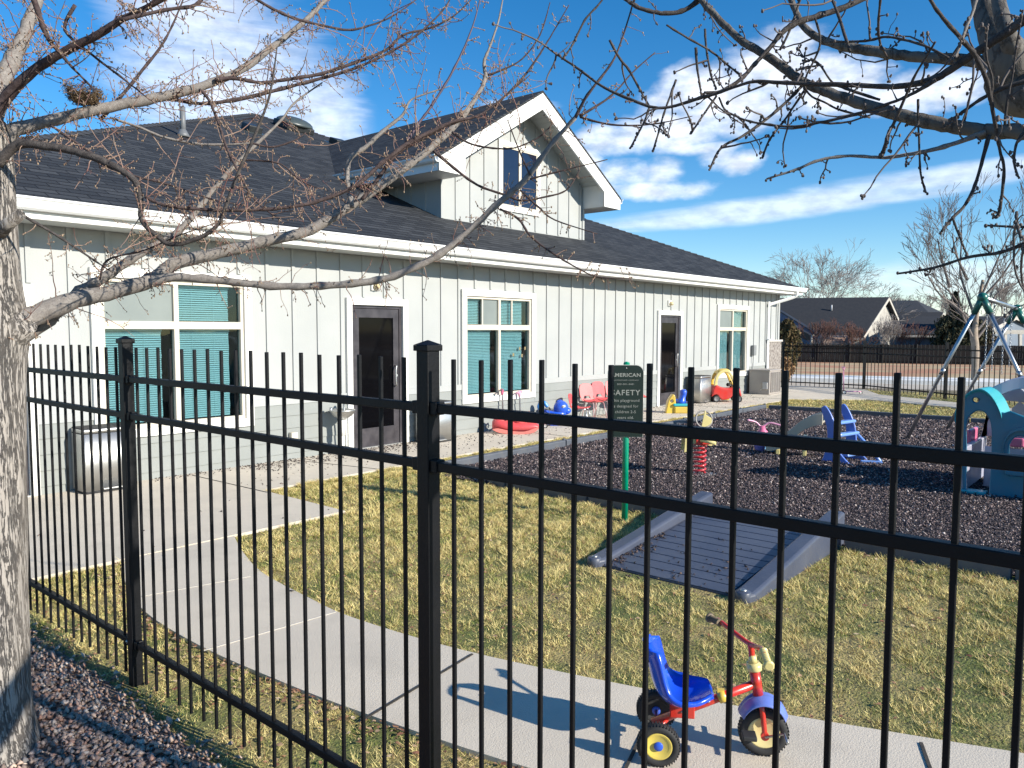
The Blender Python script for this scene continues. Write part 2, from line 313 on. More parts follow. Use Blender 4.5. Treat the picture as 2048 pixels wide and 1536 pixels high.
joint_m = mat('joint_dark', (.06, .052, .045), .95, (.03, .028, .025), 40); joint_l = mat('joint_light', (.50, .47, .42), .9, (.42, .40, .36), 30)
def joint(a, b, w, m, z=PZ+.005, name='paving_joint'):
    a = hit(*a, 2, z); b = hit(*b, 2, z); q = MB(); d = (b-a).normalized(); s_ = Vector((-d.y, d.x, 0))*w/2
    q.box(0, (b-a).length, -w/2, w/2, 0, .004, Matrix((d, Vector((-d.y, d.x, 0)), Vector((0, 0, 1)))).transposed(), a-Vector((0, 0, .004))); return struct(q.build(name, m))
joint((723, 1440), (945, 1307), .014, joint_m); joint((1225, 1590), (1318, 1397), .014, joint_m); joint((1842, 1484), (1888, 1612), .014, joint_m)
joint((404, 1301), (671, 1223), .010, joint_l); joint((284, 1192), (500, 1152), .008, joint_l)
joint((385, 950), (534, 984), .010, joint_m, PZ+.009); joint((600, 921), (760, 938), .006, joint_m, PZ+.009)
for X in (10.2, 13.3, 16.4, 19.5): q = MB(); q.box(X-.006, X+.006, 7.45, WY, PZ+.004, PZ+.008); struct(q.build('paving_joint', joint_m))
# rubber mulch bed and its plastic border timbers
mulch_m = mat('mulch_base', (.07, .055, .055), .95, (.028, .024, .028), 24, 8, bump=1, bscale=40)
mb = MB(); mb.poly([(6.5, -7), (16.9, -7), (16.9, 6.92), (6.9, 6.92), (6.5, 6.6)], -.03, .012); struct(mb.build('mulch_bed', mulch_m))
def border(name, pts, label):
    t = thing(name, label, 'garden edging', (*pts[0], 0)); 
    for a, b in zip(pts[:-1], pts[1:]):
        a, b = Vector((*a, 0)), Vector((*b, 0)); L = (b-a).length; d = (b-a).normalized(); k = max(1, round(L/1.25))
        for i in range(k):
            q = MB(); p0 = a+d*(L*i/k+.012); p1 = a+d*(L*(i+1)/k-.012); lean = random.uniform(-.008, .008)
            q.bar(p0+Vector((0, 0, .045+lean)), p1+Vector((0, 0, .045-lean)), .10, .125); ob = q.build('timber', timber, t, True, bevel=.014)
            q = MB(); c = a+d*(L*(i+1)/k); q.lathe([(.0, .0), (.028, .0), (.028, .012), (.018, .02), (0, .021)], (c.x, c.y, .112), n=10); q.build('stake', timber, t, True)
    return t
border('edging', [(6.84, 6.93), (16.9, 6.93)], 'slate grey plastic edging lit by sun along the grass strip beside the building patio')
border('edging', [(16.93, 6.85), (16.93, -5)], 'black looking plastic edging at the far end of the mulch bed, in shade')
border('edging', [(6.44, 1.95), (6.44, -5)], 'slate plastic edging between mulch and lawn to the right of the ramp')
border('edging', [(6.80, 6.86), (6.52, 5.6), (6.45, 3.34)], 'slate plastic edging between mulch and lawn, left of the ramp behind the green post')
# far ground strips beyond the property
def strip(name, n0, n1, dz, m, l0=-120, l1=140, th=.03):
    q = MB(); e = Vector((.33, -.944, 0)); nn = Vector((.944, .33, 0)); st = 10
    ns = [n0]+[v for v in (28, 40, 50, 60, 68) if n0 < v < n1]+[n1]
    for a, b in zip(ns[:-1], ns[1:]):
        P = []
        for k_, l in ((a, l0), (b, l0), (b, l1), (a, l1)):
            v = nn*k_+e*l; P.append((v.x, v.y, -.02*min(max(0, k_-28), 40)+dz))
        q.quad(*P); q.quad(*[(x, y, z-th) for x, y, z in P])
        q.quad(P[0], P[3], (P[3][0], P[3][1], P[3][2]-th), (P[0][0], P[0][1], P[0][2]-th))
    return struct(q.build(name, m))
drive = mat('pale_asphalt', (.52, .46, .38), .95, (.45, .40, .34), 1, 8, bump=.2, bscale=60, dirt=.4, dcol=(.25, .21, .16), dscale=.6)
walk_m = mat('pale_walk', (.78, .78, .76), .9, (.70, .70, .68), 1)
dirt_m = mat('red_brown_dirt', (.44, .20, .11), .95, (.46, .34, .19), .25, 10, bump=.6, bscale=6, dirt=.6, dcol=(.32, .27, .13), dscale=.5, lo=.42, hi=.58)
strip('driveway', 26.6, 29.3, -.012, drive); strip('sidewalk', 29.3, 33.0, .13, walk_m, th=.15); strip('planting_strip', 33.0, 68.5, .03, dirt_m)
def pip(P, poly):
    x, y = P[:, 0], P[:, 1]; ins = np.zeros(len(P), bool); q = np.array(poly); j = len(q)-1
    for i in range(len(q)):
        c = ((q[i, 1] > y) != (q[j, 1] > y)) & (x < (q[j, 0]-q[i, 0])*(y-q[i, 1])/(q[j, 1]-q[i, 1]+1e-12)+q[i, 0]); ins ^= c; j = i
    return ins
RAMP = [(4.66, 1.97), (6.6, 1.97), (6.6, 3.30), (4.66, 3.30)]
def vis(P, pad=60):
    """keep what the photograph could see plus a margin"""
    d = P[:, 0]*fw.x+P[:, 1]*fw.y-EYE*fw.z; sx = (P[:, 0]*rt.x+P[:, 1]*rt.y)/d*FPX+1024; return (d > .5) & (sx > -500) & (sx < 2600)
def patch(P, sc, seed):
    """smooth random field in 0..1 for clumps and bare spots"""
    g = np.random.default_rng(seed); v = np.zeros(len(P))
    for k in range(14):
        a = g.uniform(0, 2*PI); f = g.uniform(.6, 1.8)/sc; v += np.sin((P[:, 0]*np.cos(a)+P[:, 1]*np.sin(a))*f*6+g.uniform(0, 6))
    return 1/(1+np.exp(-v*.75))
def region(n, x0, x1, y0, y1): return np.stack([rng.uniform(x0, x1, n), rng.uniform(y0, y1, n)], 1)
# grass: individual blades
A = [region(560000, 1.44, 6.42, -1.6, 5.96), region(70000, 4.6, 9, 6.99, 7.52), region(90000, 9, 19.6, 6.99, 7.54), region(26000, 4.6, 6.9, 5.9, 7.42), region(60000, 17.0, 20.5, -1, 7.1), region(30000, 19.5, 24.4, -1, 7)]
P = np.concatenate(A); P = P[vis(P)]
edge = 1.53+.03*np.sin(P[:, 1]*5)+.02*np.sin(P[:, 1]*17)+rng.normal(0, .03, len(P))
bad = pip(P, pathpoly) | pip(P, slab) | pip(P, RAMP) | (P[:, 0] < edge) | ((P[:, 0] > 6.40) & (P[:, 0] < 16.98) & (P[:, 1] < 6.98) & ~((P[:, 0] < 6.85) & (P[:, 1] > 5.9) & (P[:, 0] < 6.1+.1*P[:, 1])))
P = P[~bad]; cl = patch(P, .9, 3); cl2 = patch(P, .30, 5); c3 = patch(P, .11, 8)
keep = rng.random(len(P)) < .30+.75*cl2*c3+.12*cl2; P = P[keep]; cl = cl[keep]; cl2 = cl2[keep]; c3 = c3[keep]; n = len(P)
dist = np.hypot(P[:, 0], P[:, 1]); fat = np.clip(dist/4.5, .8, 3)
h = rng.uniform(.010, .034, n)*(.35+.9*cl2)*np.clip(fat, .9, 1.35); w = rng.uniform(.0011, .0024, n)*fat; a = rng.uniform(0, 2*PI, n); lean = rng.uniform(.4, 2.0, n)*h; la = a+rng.normal(PI/2, .8, n)
V = np.zeros((n, 3, 3)); V[:, 0, :2] = P+np.stack([np.cos(a), np.sin(a)], 1)*w[:, None]; V[:, 1, :2] = P-np.stack([np.cos(a), np.sin(a)], 1)*w[:, None]
V[:, 2, :2] = P+np.stack([np.cos(la), np.sin(la)], 1)*lean[:, None]; V[:, 2, 2] = h
green = np.array([.17, .215, .035]); straw = np.array([.79, .65, .29]); brown = np.array([.38, .24, .12])
g = np.clip(.45-.32*(cl-.5)-.42*(cl2-.5)-.55*(c3-.5)+rng.normal(0, .28, n), 0, 1)[:, None]
g = np.where((P[:, 0] < 2.6)[:, None] & (P[:, 1] > -1)[:, None], np.clip(g+.02, 0, 1), g)
C = green*g+straw*(1-g); br = rng.random(n) < .09+.12*(1-c3); C[br] = brown; C *= rng.uniform(.7, 1.25, n)[:, None]
grass_m = vmat('grass_blades', .75, spec=.2)
stuff(pieces('grass', V, np.array([[0, 1, 2]]), C, grass_m), 'short winter turf, part straw coloured and part green', 'grass')
# chips, stones, leaves
def chips(name, P, z, size, cols, m, flat=.5, seed=1, jag=.35, smooth=False):
    g = np.random.default_rng(seed); n = len(P)
    base = np.array([(1, 0, 0), (0, 1, 0), (-1, 0, 0), (0, -1, 0), (0, 0, 1), (0, 0, -1)], float)
    F = np.array([(0, 1, 4), (1, 2, 4), (2, 3, 4), (3, 0, 4), (1, 0, 5), (2, 1, 5), (3, 2, 5), (0, 3, 5)])
    V = base[None]+g.normal(0, jag, (n, 6, 3)); V *= (size*g.uniform(.6, 1.35, n))[:, None, None]*np.stack([g.uniform(.7, 1.5, n), g.uniform(.6, 1, n), np.full(n, flat)*g.uniform(.6, 1.4, n)], 1)[:, None]
    a = g.uniform(0, 2*PI, n); c, s_ = np.cos(a), np.sin(a); t = g.normal(0, .35, n)
    x, y, zz = V[..., 0].copy(), V[..., 1].copy(), V[..., 2].copy(); zz += x*t[:, None]
    V[..., 0] = x*c[:, None]-y*s_[:, None]+P[:, 0][:, None]; V[..., 1] = x*s_[:, None]+y*c[:, None]+P[:, 1][:, None]; V[..., 2] = zz+z[:, None]
    return pieces(name, V, F, cols, m, smooth)
def palette(n, cs, ws, g, vj=.25):
    i = g.choice(len(cs), n, p=np.array(ws)/sum(ws)); return np.clip(np.array(cs)[i]*g.uniform(1-vj, 1+vj, n)[:, None], 0, 1)
def dens(n, x0, x1, y0, y1, r0):
    """points thinned with distance so that near ground gets the most pieces"""
    P = region(n, x0, x1, y0, y1); d = np.hypot(P[:, 0], P[:, 1]); P = P[vis(P)]; d = np.hypot(P[:, 0], P[:, 1]); return P[rng.random(len(P)) < np.clip((r0/d)**1.3, .05, 1)]
P = dens(250000, 6.5, 16.86, -3, 6.88, 8.5); P = P[~pip(P, RAMP)]; P = P[(P[:, 0] > 6.9) | (P[:, 1] < 6.4)]
d = np.hypot(P[:, 0], P[:, 1]); chip_m = vmat('rubber_chips', .7, spec=.35)
stuff(chips('rubber_mulch', P, .014+rng.uniform(0, .018, len(P)), .0098*np.clip(d/8.5, .9, 1.9)*rng.uniform(.6, 1.35, len(P)), palette(len(P), [(.042, .036, .045), (.085, .066, .072), (.165, .12, .115), (.31, .245, .23), (.50, .44, .41)], [36, 31, 19, 10, 4], rng), chip_m, .6, 2),
      'dark brown shredded rubber mulch filling the play area', 'mulch')
P = region(60000, -1.2, 1.75, .2, 6.0); P = P[(P[:, 0] < 1.50+rng.normal(0, .05, len(P)))]; d = np.hypot(P[:, 0], P[:, 1]); P = P[d > 1.2]
stone_v = vmat('pebble_colours', .75, spec=.4)
stuff(chips('gravel', P, .006+rng.uniform(0, .016, len(P)), np.full(len(P), .0138), palette(len(P), [(.38, .26, .21), (.50, .37, .29), (.24, .18, .15), (.62, .51, .42), (.45, .26, .19), (.34, .31, .29)], [28, 24, 20, 10, 12, 6], rng), stone_v, .7, 3, .22),
      'reddish grey crushed gravel around the tree in front of the fence', 'gravel')
def leaves(name, P, z, size, cols, m, seed=4):
    g = np.random.default_rng(seed); n = len(P); a = g.uniform(0, 2*PI, n); c, s_ = np.cos(a), np.sin(a); sz = size*g.uniform(.5, 1.4, n)
    b = np.array([(1.1, 0, .1), (.3, .55, .35), (-.6, .5, .05), (-1, 0, .25), (-.5, -.6, .4), (.4, -.5, 0)]); V = (b[None]+g.normal(0, .18, (n, 6, 3)))*sz[:, None, None]
    x, y = V[..., 0].copy(), V[..., 1].copy(); V[..., 0] = x*c[:, None]-y*s_[:, None]+P[:, 0][:, None]; V[..., 1] = x*s_[:, None]+y*c[:, None]+P[:, 1][:, None]; V[..., 2] = np.abs(V[..., 2])+z
    return pieces(name, V, np.array([(0, 1, 5), (1, 2, 5), (2, 4, 5), (2, 3, 4)]), cols, m)
leaf_m = vmat('dead_leaf_colours', .8)
Q = [region(1300, 1.3, 6.4, -1.5, 5.9), np.stack([rng.normal(6.32, .10, 420), rng.uniform(-1.5, 5.6, 420)], 1), np.stack([1.5+rng.normal(0, .18, 700), rng.uniform(.3, 5.8, 700)], 1)]
ob_ = np.array(outer); i = rng.integers(0, len(ob_)-1, 620); t_ = rng.random(620)[:, None]; Q.append(ob_[i]*(1-t_)+ob_[i+1]*t_-np.abs(rng.normal(0, .09, (620, 1)))*np.array([[1, .1]]))
P = np.concatenate(Q); P = P[~(pip(P, pathpoly) | pip(P, slab))]
stuff(leaves('fallen_leaves', P, .012, .013, palette(len(P), [(.30, .16, .09), (.42, .28, .17), (.22, .10, .06), (.50, .38, .24)], [3, 3, 2, 1.5], rng), leaf_m), 'small dry brown leaves scattered on the turf, along the path edge and the edging', 'leaves')
Q = [np.stack([rng.uniform(5.2, 8.2, 900), WY-.03-np.abs(rng.normal(0, .32, 900))], 1), np.stack([rng.uniform(8, 20, 900), WY-.03-np.abs(rng.normal(0, .55, 900))], 1), region(420, 4.6, 17, 7.5, 8.9), region(26, 2.2, 4.5, 2, 8), np.stack([rng.uniform(4.0, 6.0, 120), WY-.02-np.abs(rng.normal(0, .1, 120))], 1)]
P = np.concatenate(Q); P = P[P[:, 1] > 2]
stuff(chips('patio_litter', P, np.full(len(P), PZ+.008), np.full(len(P), .010), palette(len(P), [(.04, .03, .03), (.10, .06, .045), (.03, .025, .025)], [3, 2, 2], rng), chip_m, .5, 6), 'dark mulch chips and bits of leaf scattered over the patio by the wall', 'debris')
# ------------------------------------------------------------------ the building
BX0, BX1, BZ = .85+.55, 22.75, 2.86
B = thing('childcare_building', 'long pale board and batten building with dark shingle hip roof and gabled dormer', 'building', (12, WY, 0))
WIN = [4.44, 10.2, 19.6]; WZ0, WZ1 = .53, 2.43; WW = .965
DOORS = [(6.89, 8.04), (15.62, 16.78), (1.77, 2.92)]
holes = [(c-WW+.09, c+WW-.09, WZ0+.09, WZ1-.09) for c in WIN]+[(a+.09, b-.09, PZ, 2.12) for a, b in DOORS]
def holed(q, x0, x1, z0, z1, y, th):
    xs_ = sorted({x0, x1}|{v for h_ in holes for v in h_[:2] if x0 < v < x1}); zs_ = sorted({z0, z1}|{v for h_ in holes for v in h_[2:] if z0 < v < z1})
    for a, b in zip(xs_[:-1], xs_[1:]):
        for c, d_ in zip(zs_[:-1], zs_[1:]):
            mx_, mz_ = (a+b)/2, (c+d_)/2
            if any(h_[0] < mx_ < h_[1] and h_[2] < mz_ < h_[3] for h_ in holes): continue
            q.quad((a, y, c), (b, y, c), (b, y, d_), (a, y, d_)); q.quad((a, y+th, c), (a, y+th, d_), (b, y+th, d_), (b, y+th, c))
    for h_ in holes:
        if h_[3] <= z0 or h_[2] >= z1: continue
        a, b, c, d_ = h_; c, d_ = max(c, z0), min(d_, z1)
        q.quad((a, y, c), (a, y+th, c), (a, y+th, d_), (a, y, d_)); q.quad((b, y, d_), (b, y+th, d_), (b, y+th, c), (b, y, c))
        if h_[2] >= z0: q.quad((a, y, c), (b, y, c), (b, y+th, c), (a, y+th, c))
        if h_[3] <= z1: q.quad((a, y, d_), (a, y+th, d_), (b, y+th, d_), (b, y, d_))
q = MB(); holed(q, BX0, BX1, .79, BZ, WY, .15)
q.quad((BX1, WY, -.1), (BX1, WY+21.3, -.1), (BX1, WY+21.3, BZ), (BX1, WY, BZ)); q.quad((BX0, WY, -.1), (BX0, WY, BZ), (BX0, WY+21.3, BZ), (BX0, WY+21.3, -.1)); q.quad((BX0, WY+21.3, -.1), (BX0, WY+21.3, BZ), (BX1, WY+21.3, BZ), (BX1, WY+21.3, -.1))
def trimmed(x, z0, z1):
    """split a batten where a window, a door and their casings stand"""
    segs = [(z0, z1)]
    for a, b, c, d_ in [(c-WW, c+WW, WZ0-.02, WZ1+.02) for c in WIN]+[(a, b, -.1, 2.23) for a, b in DOORS]:
        if a-.03 < x < b+.03: segs = [s2 for s in segs for s2 in ((s[0], min(s[1], c)), (max(s[0], d_), s[1])) if s2[1]-s2[0] > .02]
    return segs
x = 7.61-15*.3932
while x < BX1-.05:
    for a, b in trimmed(x, .86, BZ): q.box(x-.024, x+.024, WY-.020, WY+.002, a, b)
    x += .3932
q.box(BX1-.09, BX1+.02, WY-.024, WY+.10, .86, BZ); q.box(BX0-.02, BX0+.09, WY-.024, WY+.1, .86, BZ)
for a, b in [(BX0, DOORS[2][0]), (DOORS[2][1], WIN[0]-WW), (WIN[0]+WW, DOORS[0][0]), (DOORS[0][1], WIN[1]-WW), (WIN[1]+WW, DOORS[1][0]), (DOORS[1][1], WIN[2]-WW), (WIN[2]+WW, 21.88)]:
    q.box(a+.001, b-.001, WY-.022, WY+.001, .765, .86)
q.build('wall', siding, B, True)
for a, b in [(BX0, DOORS[2][0]), (DOORS[2][1], WIN[0]-WW), (WIN[0]-WW, WIN[0]+WW), (WIN[0]+WW, DOORS[0][0]), (DOORS[0][1], WIN[1]-WW), (WIN[1]-WW, WIN[1]+WW), (WIN[1]+WW, DOORS[1][0]), (DOORS[1][1], WIN[2]-WW), (WIN[2]-WW, WIN[2]+WW), (WIN[2]+WW, 21.88)]:
    q = MB()
    for i in range(5):                                          # lapped courses, each tilted out at its foot
        z0 = -.06+i*.168; z1 = z0+.168 if i < 4 else .765; zz = z1
        if any(abs(a-(c-WW)) < 1e-6 and abs(b-(c+WW)) < 1e-6 for c in WIN):
            if z0 > WZ0-.02: continue
            zz = min(z1, WZ0)
        q.quad((a, WY-.024, z0), (b, WY-.024, z0), (b, WY-.010, zz), (a, WY-.010, zz)); q.quad((a, WY-.024, z0), (a, WY+.05, z0), (b, WY+.05, z0), (b, WY-.024, z0))
        q.quad((a, WY-.024, z0), (a, WY-.010, zz), (a, WY+.05, zz), (a, WY+.05, z0)); q.quad((b, WY-.024, z0), (b, WY+.05, z0), (b, WY+.05, zz), (b, WY-.010, zz))
    q.build('lap_siding', lapmat, B, True)
q = MB(); q.box(BX0+.001, BX1-.001, WY+.06, WY+.149, -.1, PZ-.002); q.build('foundation', concrete, B, True)
# backing behind the lap courses (kept clear of the openings)
q = MB(); holed(q, BX0+.001, BX1-.001, PZ, .789, WY+.04, .109); q.build('sheathing', lapmat, B, True)
# stone wainscot wrapping the corner
q = MB(); q.box(21.90, BX1+.07, WY-.075, WY+.6, -.05, 1.44); st_ = q.build('stone_base', stone_m, B, True, bevel=.01)
q = MB(); q.box(21.87, BX1+.10, WY-.105, WY+.63, 1.44, 1.50); q.build('stone_cap', mat('cast_cap', (.52, .49, .45), .85, (.44, .42, .39), 12, bump=.3), st_, True, bevel=.008)
# roof
ap = (12.05, 19.62, 7.70); E0 = [(.85, 8.40, 2.99), (23.25, 8.40, 2.99), (23.25, 30.82, 2.99), (.85, 30.82, 2.99)]
def roofpiece(name, poly, m, par, th=.05):
    q = MB(); n = len(poly); a = (Vector(poly[1])-Vector(poly[0])).cross(Vector(poly[2])-Vector(poly[0])).normalized(); a = a if a.z > 0 else -a
    P = [Vector(p) for p in poly]; Q = [p-Vector((0, 0, th)) for p in P]
    q.add(P+Q, [tuple(range(n)), tuple(reversed(range(n, 2*n)))]+[(i, (i+1) % n, (i+1) % n+n, i+n) for i in range(n)]); return q.build(name, m, par, True, fix=True)
rf = roofpiece('roof', [E0[0], E0[1], ap], shf, B)
roofpiece('roof_slope', [E0[1], E0[2], ap], shs, B); roofpiece('roof_slope', [E0[2], E0[3], ap], shf, B); roofpiece('roof_slope', [E0[3], E0[0], ap], shs, B)
q = MB()
for e in (E0[0], E0[1]):                                        # overlapping hip caps
    a, b = Vector(e), Vector(ap); d = b-a; L = d.length; k = int(L/.2); hz = Vector((d.y, -d.x, 0)).normalized()
    for i in range(k):
        p0 = a+d*(i/k); p1 = a+d*((i+1.15)/k); R = [p0-hz*.10+Vector((0, 0, -.016)), p0+Vector((0, 0, .034)), p0+hz*.10+Vector((0, 0, -.016)), p1+hz*.10+Vector((0, 0, -.030)), p1+Vector((0, 0, .012)), p1-hz*.10+Vector((0, 0, -.030))]
        q.add(R, [(0, 1, 4, 5), (1, 2, 3, 4), (0, 2, 1)])
q.build('hip_caps', mat('hip_shingle', (.028, .031, .038), .9, (.05, .053, .06), 30, bump=.4, bscale=120), rf, True)
q = MB(); q.box(.87, 23.23, 8.50, WY-.026, 2.828, 2.850); q.box(BX1+.03, 23.21, WY-.02, 30.6, 2.828, 2.85); q.build('soffit', soffit, B, True)
q = MB(); q.box(.87, 23.23, 8.455, 8.495, 2.82, 2.985); q.box(23.19, 23.229, 8.50, 30.6, 2.82, 2.985); q.box(.87, .91, 8.5, 30.6, 2.82, 2.985); q.build('fascia', trim, B, True, bevel=.004)
gp = [(8.45, 3.015), (8.45, 2.895), (8.395, 2.895), (8.372, 2.915), (8.362, 2.955), (8.335, 2.99), (8.325, 2.995), (8.325, 3.015), (8.335, 3.015), (8.345, 3.002), (8.372, 2.965), (8.385, 2.92), (8.435, 2.91), (8.44, 3.015)]
q = MB(); q.loft([[(X, y, z) for y, z in gp] for X in (.78, 23.32)], False); gut = q.build('gutter', trim_cool, B, True, fix=True)
q = MB()
for X in np.arange(1.6, 23, 3.05): q.loft([[(X+o, y-.002, z-.001) for y, z in gp[1:8]]+[(X+o, 8.455, 3.018)] for o in (-.03, .03)], False)
q.build('gutter_joint', trim_cool, gut, True, fix=True)
q = MB(); dp = spl([(22.62, 8.40, 2.91), (22.62, 8.40, 2.80), (22.55, 8.50, 2.72), (22.1, WY-.12, 2.56), (21.86, WY-.075, 2.50), (21.83, WY-.07, 2.40), (21.83, WY-.07, .12), (21.83, WY-.16, .05)], 3)
q.tube(dp, .042, 4, smooth=False); q.build('downspout', trim_cool, gut, True)
q = MB(); q.box(21.78, 21.88, WY-.115, WY-.0225, 1.50, 1.53); q.box(21.78, 21.88, WY-.115, WY-.0225, .5, .53); q.build('strap', trim_cool, gut, True)
# windows
def window(cx_, split=False):
    a, b, z0, z1 = cx_-WW, cx_+WW, WZ0, WZ1; q = MB()
    q.box(a, b, WY-.045, WY+.02, z1-.105, z1); q.box(a, b, WY-.045, WY+.02, z0, z0+.10); q.box(a, a+.105, WY-.045, WY+.02, z0+.10, z1-.105); q.box(b-.105, b, WY-.045, WY+.02, z0+.10, z1-.105)
    W = q.build('window', trim, B, True, bevel=.004)
    a, b, z0, z1 = a+.106, b-.106, z0+.101, z1-.106; zt = 1.805; mc = cx_-.01; y0, y1 = WY-.012, WY+.06; q = MB(); f_ = .042
    q.box(a, b, y0, y1, z1-f_, z1); q.box(a, b, y0, y1, z0, z0+f_); q.box(a, a+f_, y0, y1, z0+f_, z1-f_); q.box(b-f_, b, y0, y1, z0+f_, z1-f_)
    q.box(mc-.03, mc+.03, y0-.004, y1-.004, z0+f_, z1-f_); q.box(a+f_, mc-.03, y0-.004, y1-.004, zt-.045, zt+.045); q.box(mc+.03, b-f_, y0-.004, y1-.004, zt-.045, zt+.045)
    if split:
        for u in (a+(mc-a)*.50, mc+(b-mc)*.40): q.box(u-.014, u+.014, y0+.01, y1-.03, zt+.045, z1-f_)
    q.build('frame', vinyl, W, True, bevel=.003)
    for (u0, u1, w0, w1, sc_) in ((a+f_, mc-.03, z0+f_, zt-.045, 0), (mc+.03, b-f_, z0+f_, zt-.045, 0), (mc+.03, b-f_, zt+.045, z1-f_, 0), (a+f_, mc-.03, zt+.045, z1-f_, 1)):
        q = MB(); q.box(u0-.005, u1+.005, WY+.035, WY+.039, w0-.005, w1+.005); q.build('pane', pane_teal, W, True)
        if sc_ and not split: q = MB(); q.box(u0-.004, u1+.004, WY+.020, WY+.022, w0-.004, w1+.004); q.build('screen', pane_screen, W, True)
        if sc_ and split: q = MB(); q.box(u0+(u1-u0)*.5, u1+.004, WY+.020, WY+.022, w0-.004, w1+.004); q.build('screen', pane_screen, W, True)
        q = MB(); wd = (u1-u0); r_ = u1-.12 if not sc_ else u1-.02; z = w0+.01
        while z < w1-.02:
            j_ = random.uniform(-.003, .003)
            q.add([(u0+.012+j_, WY+.075, z+.004), (r_+j_, WY+.075, z+.004), (r_+j_+.01, WY+.098, z+.0245), (u0+.012+j_, WY+.098, z+.0245)], [(0, 1, 2, 3)]); z += .0262
        q.box(u0+.008, r_+.01, WY+.07, WY+.11, w1-.028, w1+.002); q.box(u0+.2, u0+.203, WY+.07, WY+.072, w0, w1); q.box(r_-.2, r_-.197, WY+.07, WY+.072, w0, w1); q.build('blind', blinds_m, W, True)
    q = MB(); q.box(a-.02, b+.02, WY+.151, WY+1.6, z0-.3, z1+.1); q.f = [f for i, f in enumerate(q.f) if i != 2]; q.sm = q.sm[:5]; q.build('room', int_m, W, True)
    return W
W1 = window(WIN[0]); W2 = window(WIN[1], True); W3 = window(WIN[2])
q = MB()
for u, z in ((10.62, 1.32), (10.80, 1.43), (10.86, 1.30), (10.95, 1.43)): q.box(u-.022, u+.022, WY+.0335, WY+.0345, z-.028, z+.028)
q.build('stickers', mat('sticker', (.12, .08, .06), .6, (.3, .25, .1), 60), W2, True)
# doors
def door(x0, x1):
    q = MB(); w = .095
    q.box(x0, x0+w, WY-.045, WY+.02, PZ+.005, 2.215); q.box(x1-w, x1, WY-.045, WY+.02, PZ+.005, 2.215); q.box(x0+w, x1-w, WY-.045, WY+.02, 2.115, 2.215); Dr = q.build('door', trim, B, True, bevel=.004)
    a, b = x0+w+.001, x1-w-.001; q = MB(); q.box(a, a+.045, WY+.0, WY+.08, PZ+.005, 2.114); q.box(b-.045, b, WY, WY+.08, PZ+.005, 2.114); q.box(a+.045, b-.045, WY, WY+.08, 2.07, 2.114); q.build('jamb', dark_metal, Dr, True, bevel=.003)
    a, b = a+.05, b-.05; z0, z1 = PZ+.02, 2.065; sw = .105; q = MB()
    q.box(a, a+sw, WY+.012, WY+.056, z0, z1); q.box(b-sw, b, WY+.012, WY+.056, z0, z1); q.box(a+sw, b-sw, WY+.012, WY+.056, z1-.13, z1); q.box(a+sw, b-sw, WY+.012, WY+.056, z0, z0+.27); q.build('leaf', dark_metal, Dr, True, bevel=.003)
    q = MB(); q.box(a+sw+.001, b-sw-.001, WY+.03, WY+.036, z0+.271, z1-.131); q.build('glass', door_glass, Dr, True)
    q = MB(); q.tube(spl([(b-.075, WY+.012, .92), (b-.085, WY-.035, .92), (b-.105, WY-.045, .98), (b-.105, WY-.045, 1.15), (b-.085, WY-.035, 1.22), (b-.075, WY+.012, 1.22)], 4), .010, 8); q.lathe([(.02, 0), (.02, .012)], (b-.05, WY+.012, 1.07), (Vector((1, 0, 0)), Vector((0, 0, 1)), Vector((0, -1, 0))), 12); q.build('handle', steel, Dr, True)
    q = MB(); q.box(x0+w, x1-w, WY-.04, WY+.08, PZ+.0045, PZ+.02); q.build('threshold', steel, Dr, True)
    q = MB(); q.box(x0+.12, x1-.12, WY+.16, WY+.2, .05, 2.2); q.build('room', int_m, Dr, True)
for d_ in DOORS: door(*d_)
for X, Z in ((7.42, 2.40), (16.16, 2.39)):
    q = MB(); q.box(X-.07, X+.07, WY-.035, WY-.001, Z-.07, Z+.07); L_ = q.build('wall_light', trim, B, True, bevel=.01)
    q = MB(); q.lathe([(.045, 0), (.05, .03), (.03, .07), (0, .08)], (X, WY-.035, Z-.01), (Vector((1, 0, 0)), Vector((0, 0, 1)), Vector((0, -1, 0))), 14); q.build('lens', mat('lamp_lens', (.62, .52, .30), .2), L_, True)
q = MB(); q.box(5.92, 6.02, WY-.09, WY-.02, .27, .39); q.build('outlet_cover', vinyl, B, True, bevel=.008)
q = MB(); q.tube([(6.78, WY, .56), (6.78, WY-.09, .56), (6.78, WY-.12, .50)], .012, 8)
for a in range(6): q.ball((6.78+.035*math.cos(a), WY-.06, .60+.035*math.sin(a)), .016, 6, 4)
q.build('spigot', mat('rusty_brass', (.16, .07, .04), .6, (.08, .04, .03), 30), B, True)
q = MB(); q.box(20.78, 20.94, WY-.11, WY-.021, 1.08, 1.36); db = q.build('disconnect_box', mat('box_grey', (.22, .23, .23), .5), B, True, bevel=.01)
q = MB(); q.tube(spl([(20.86, WY-.06, 1.08), (20.86, WY-.05, .6), (20.84, WY-.08, .35), (20.7, WY-.25, .12), (20.5, WY-.42, .14), (20.46, WY-.55, .24)], 5), .013, 8); q.build('conduit', mat('conduit_grey', (.42, .43, .42), .5), db, True)
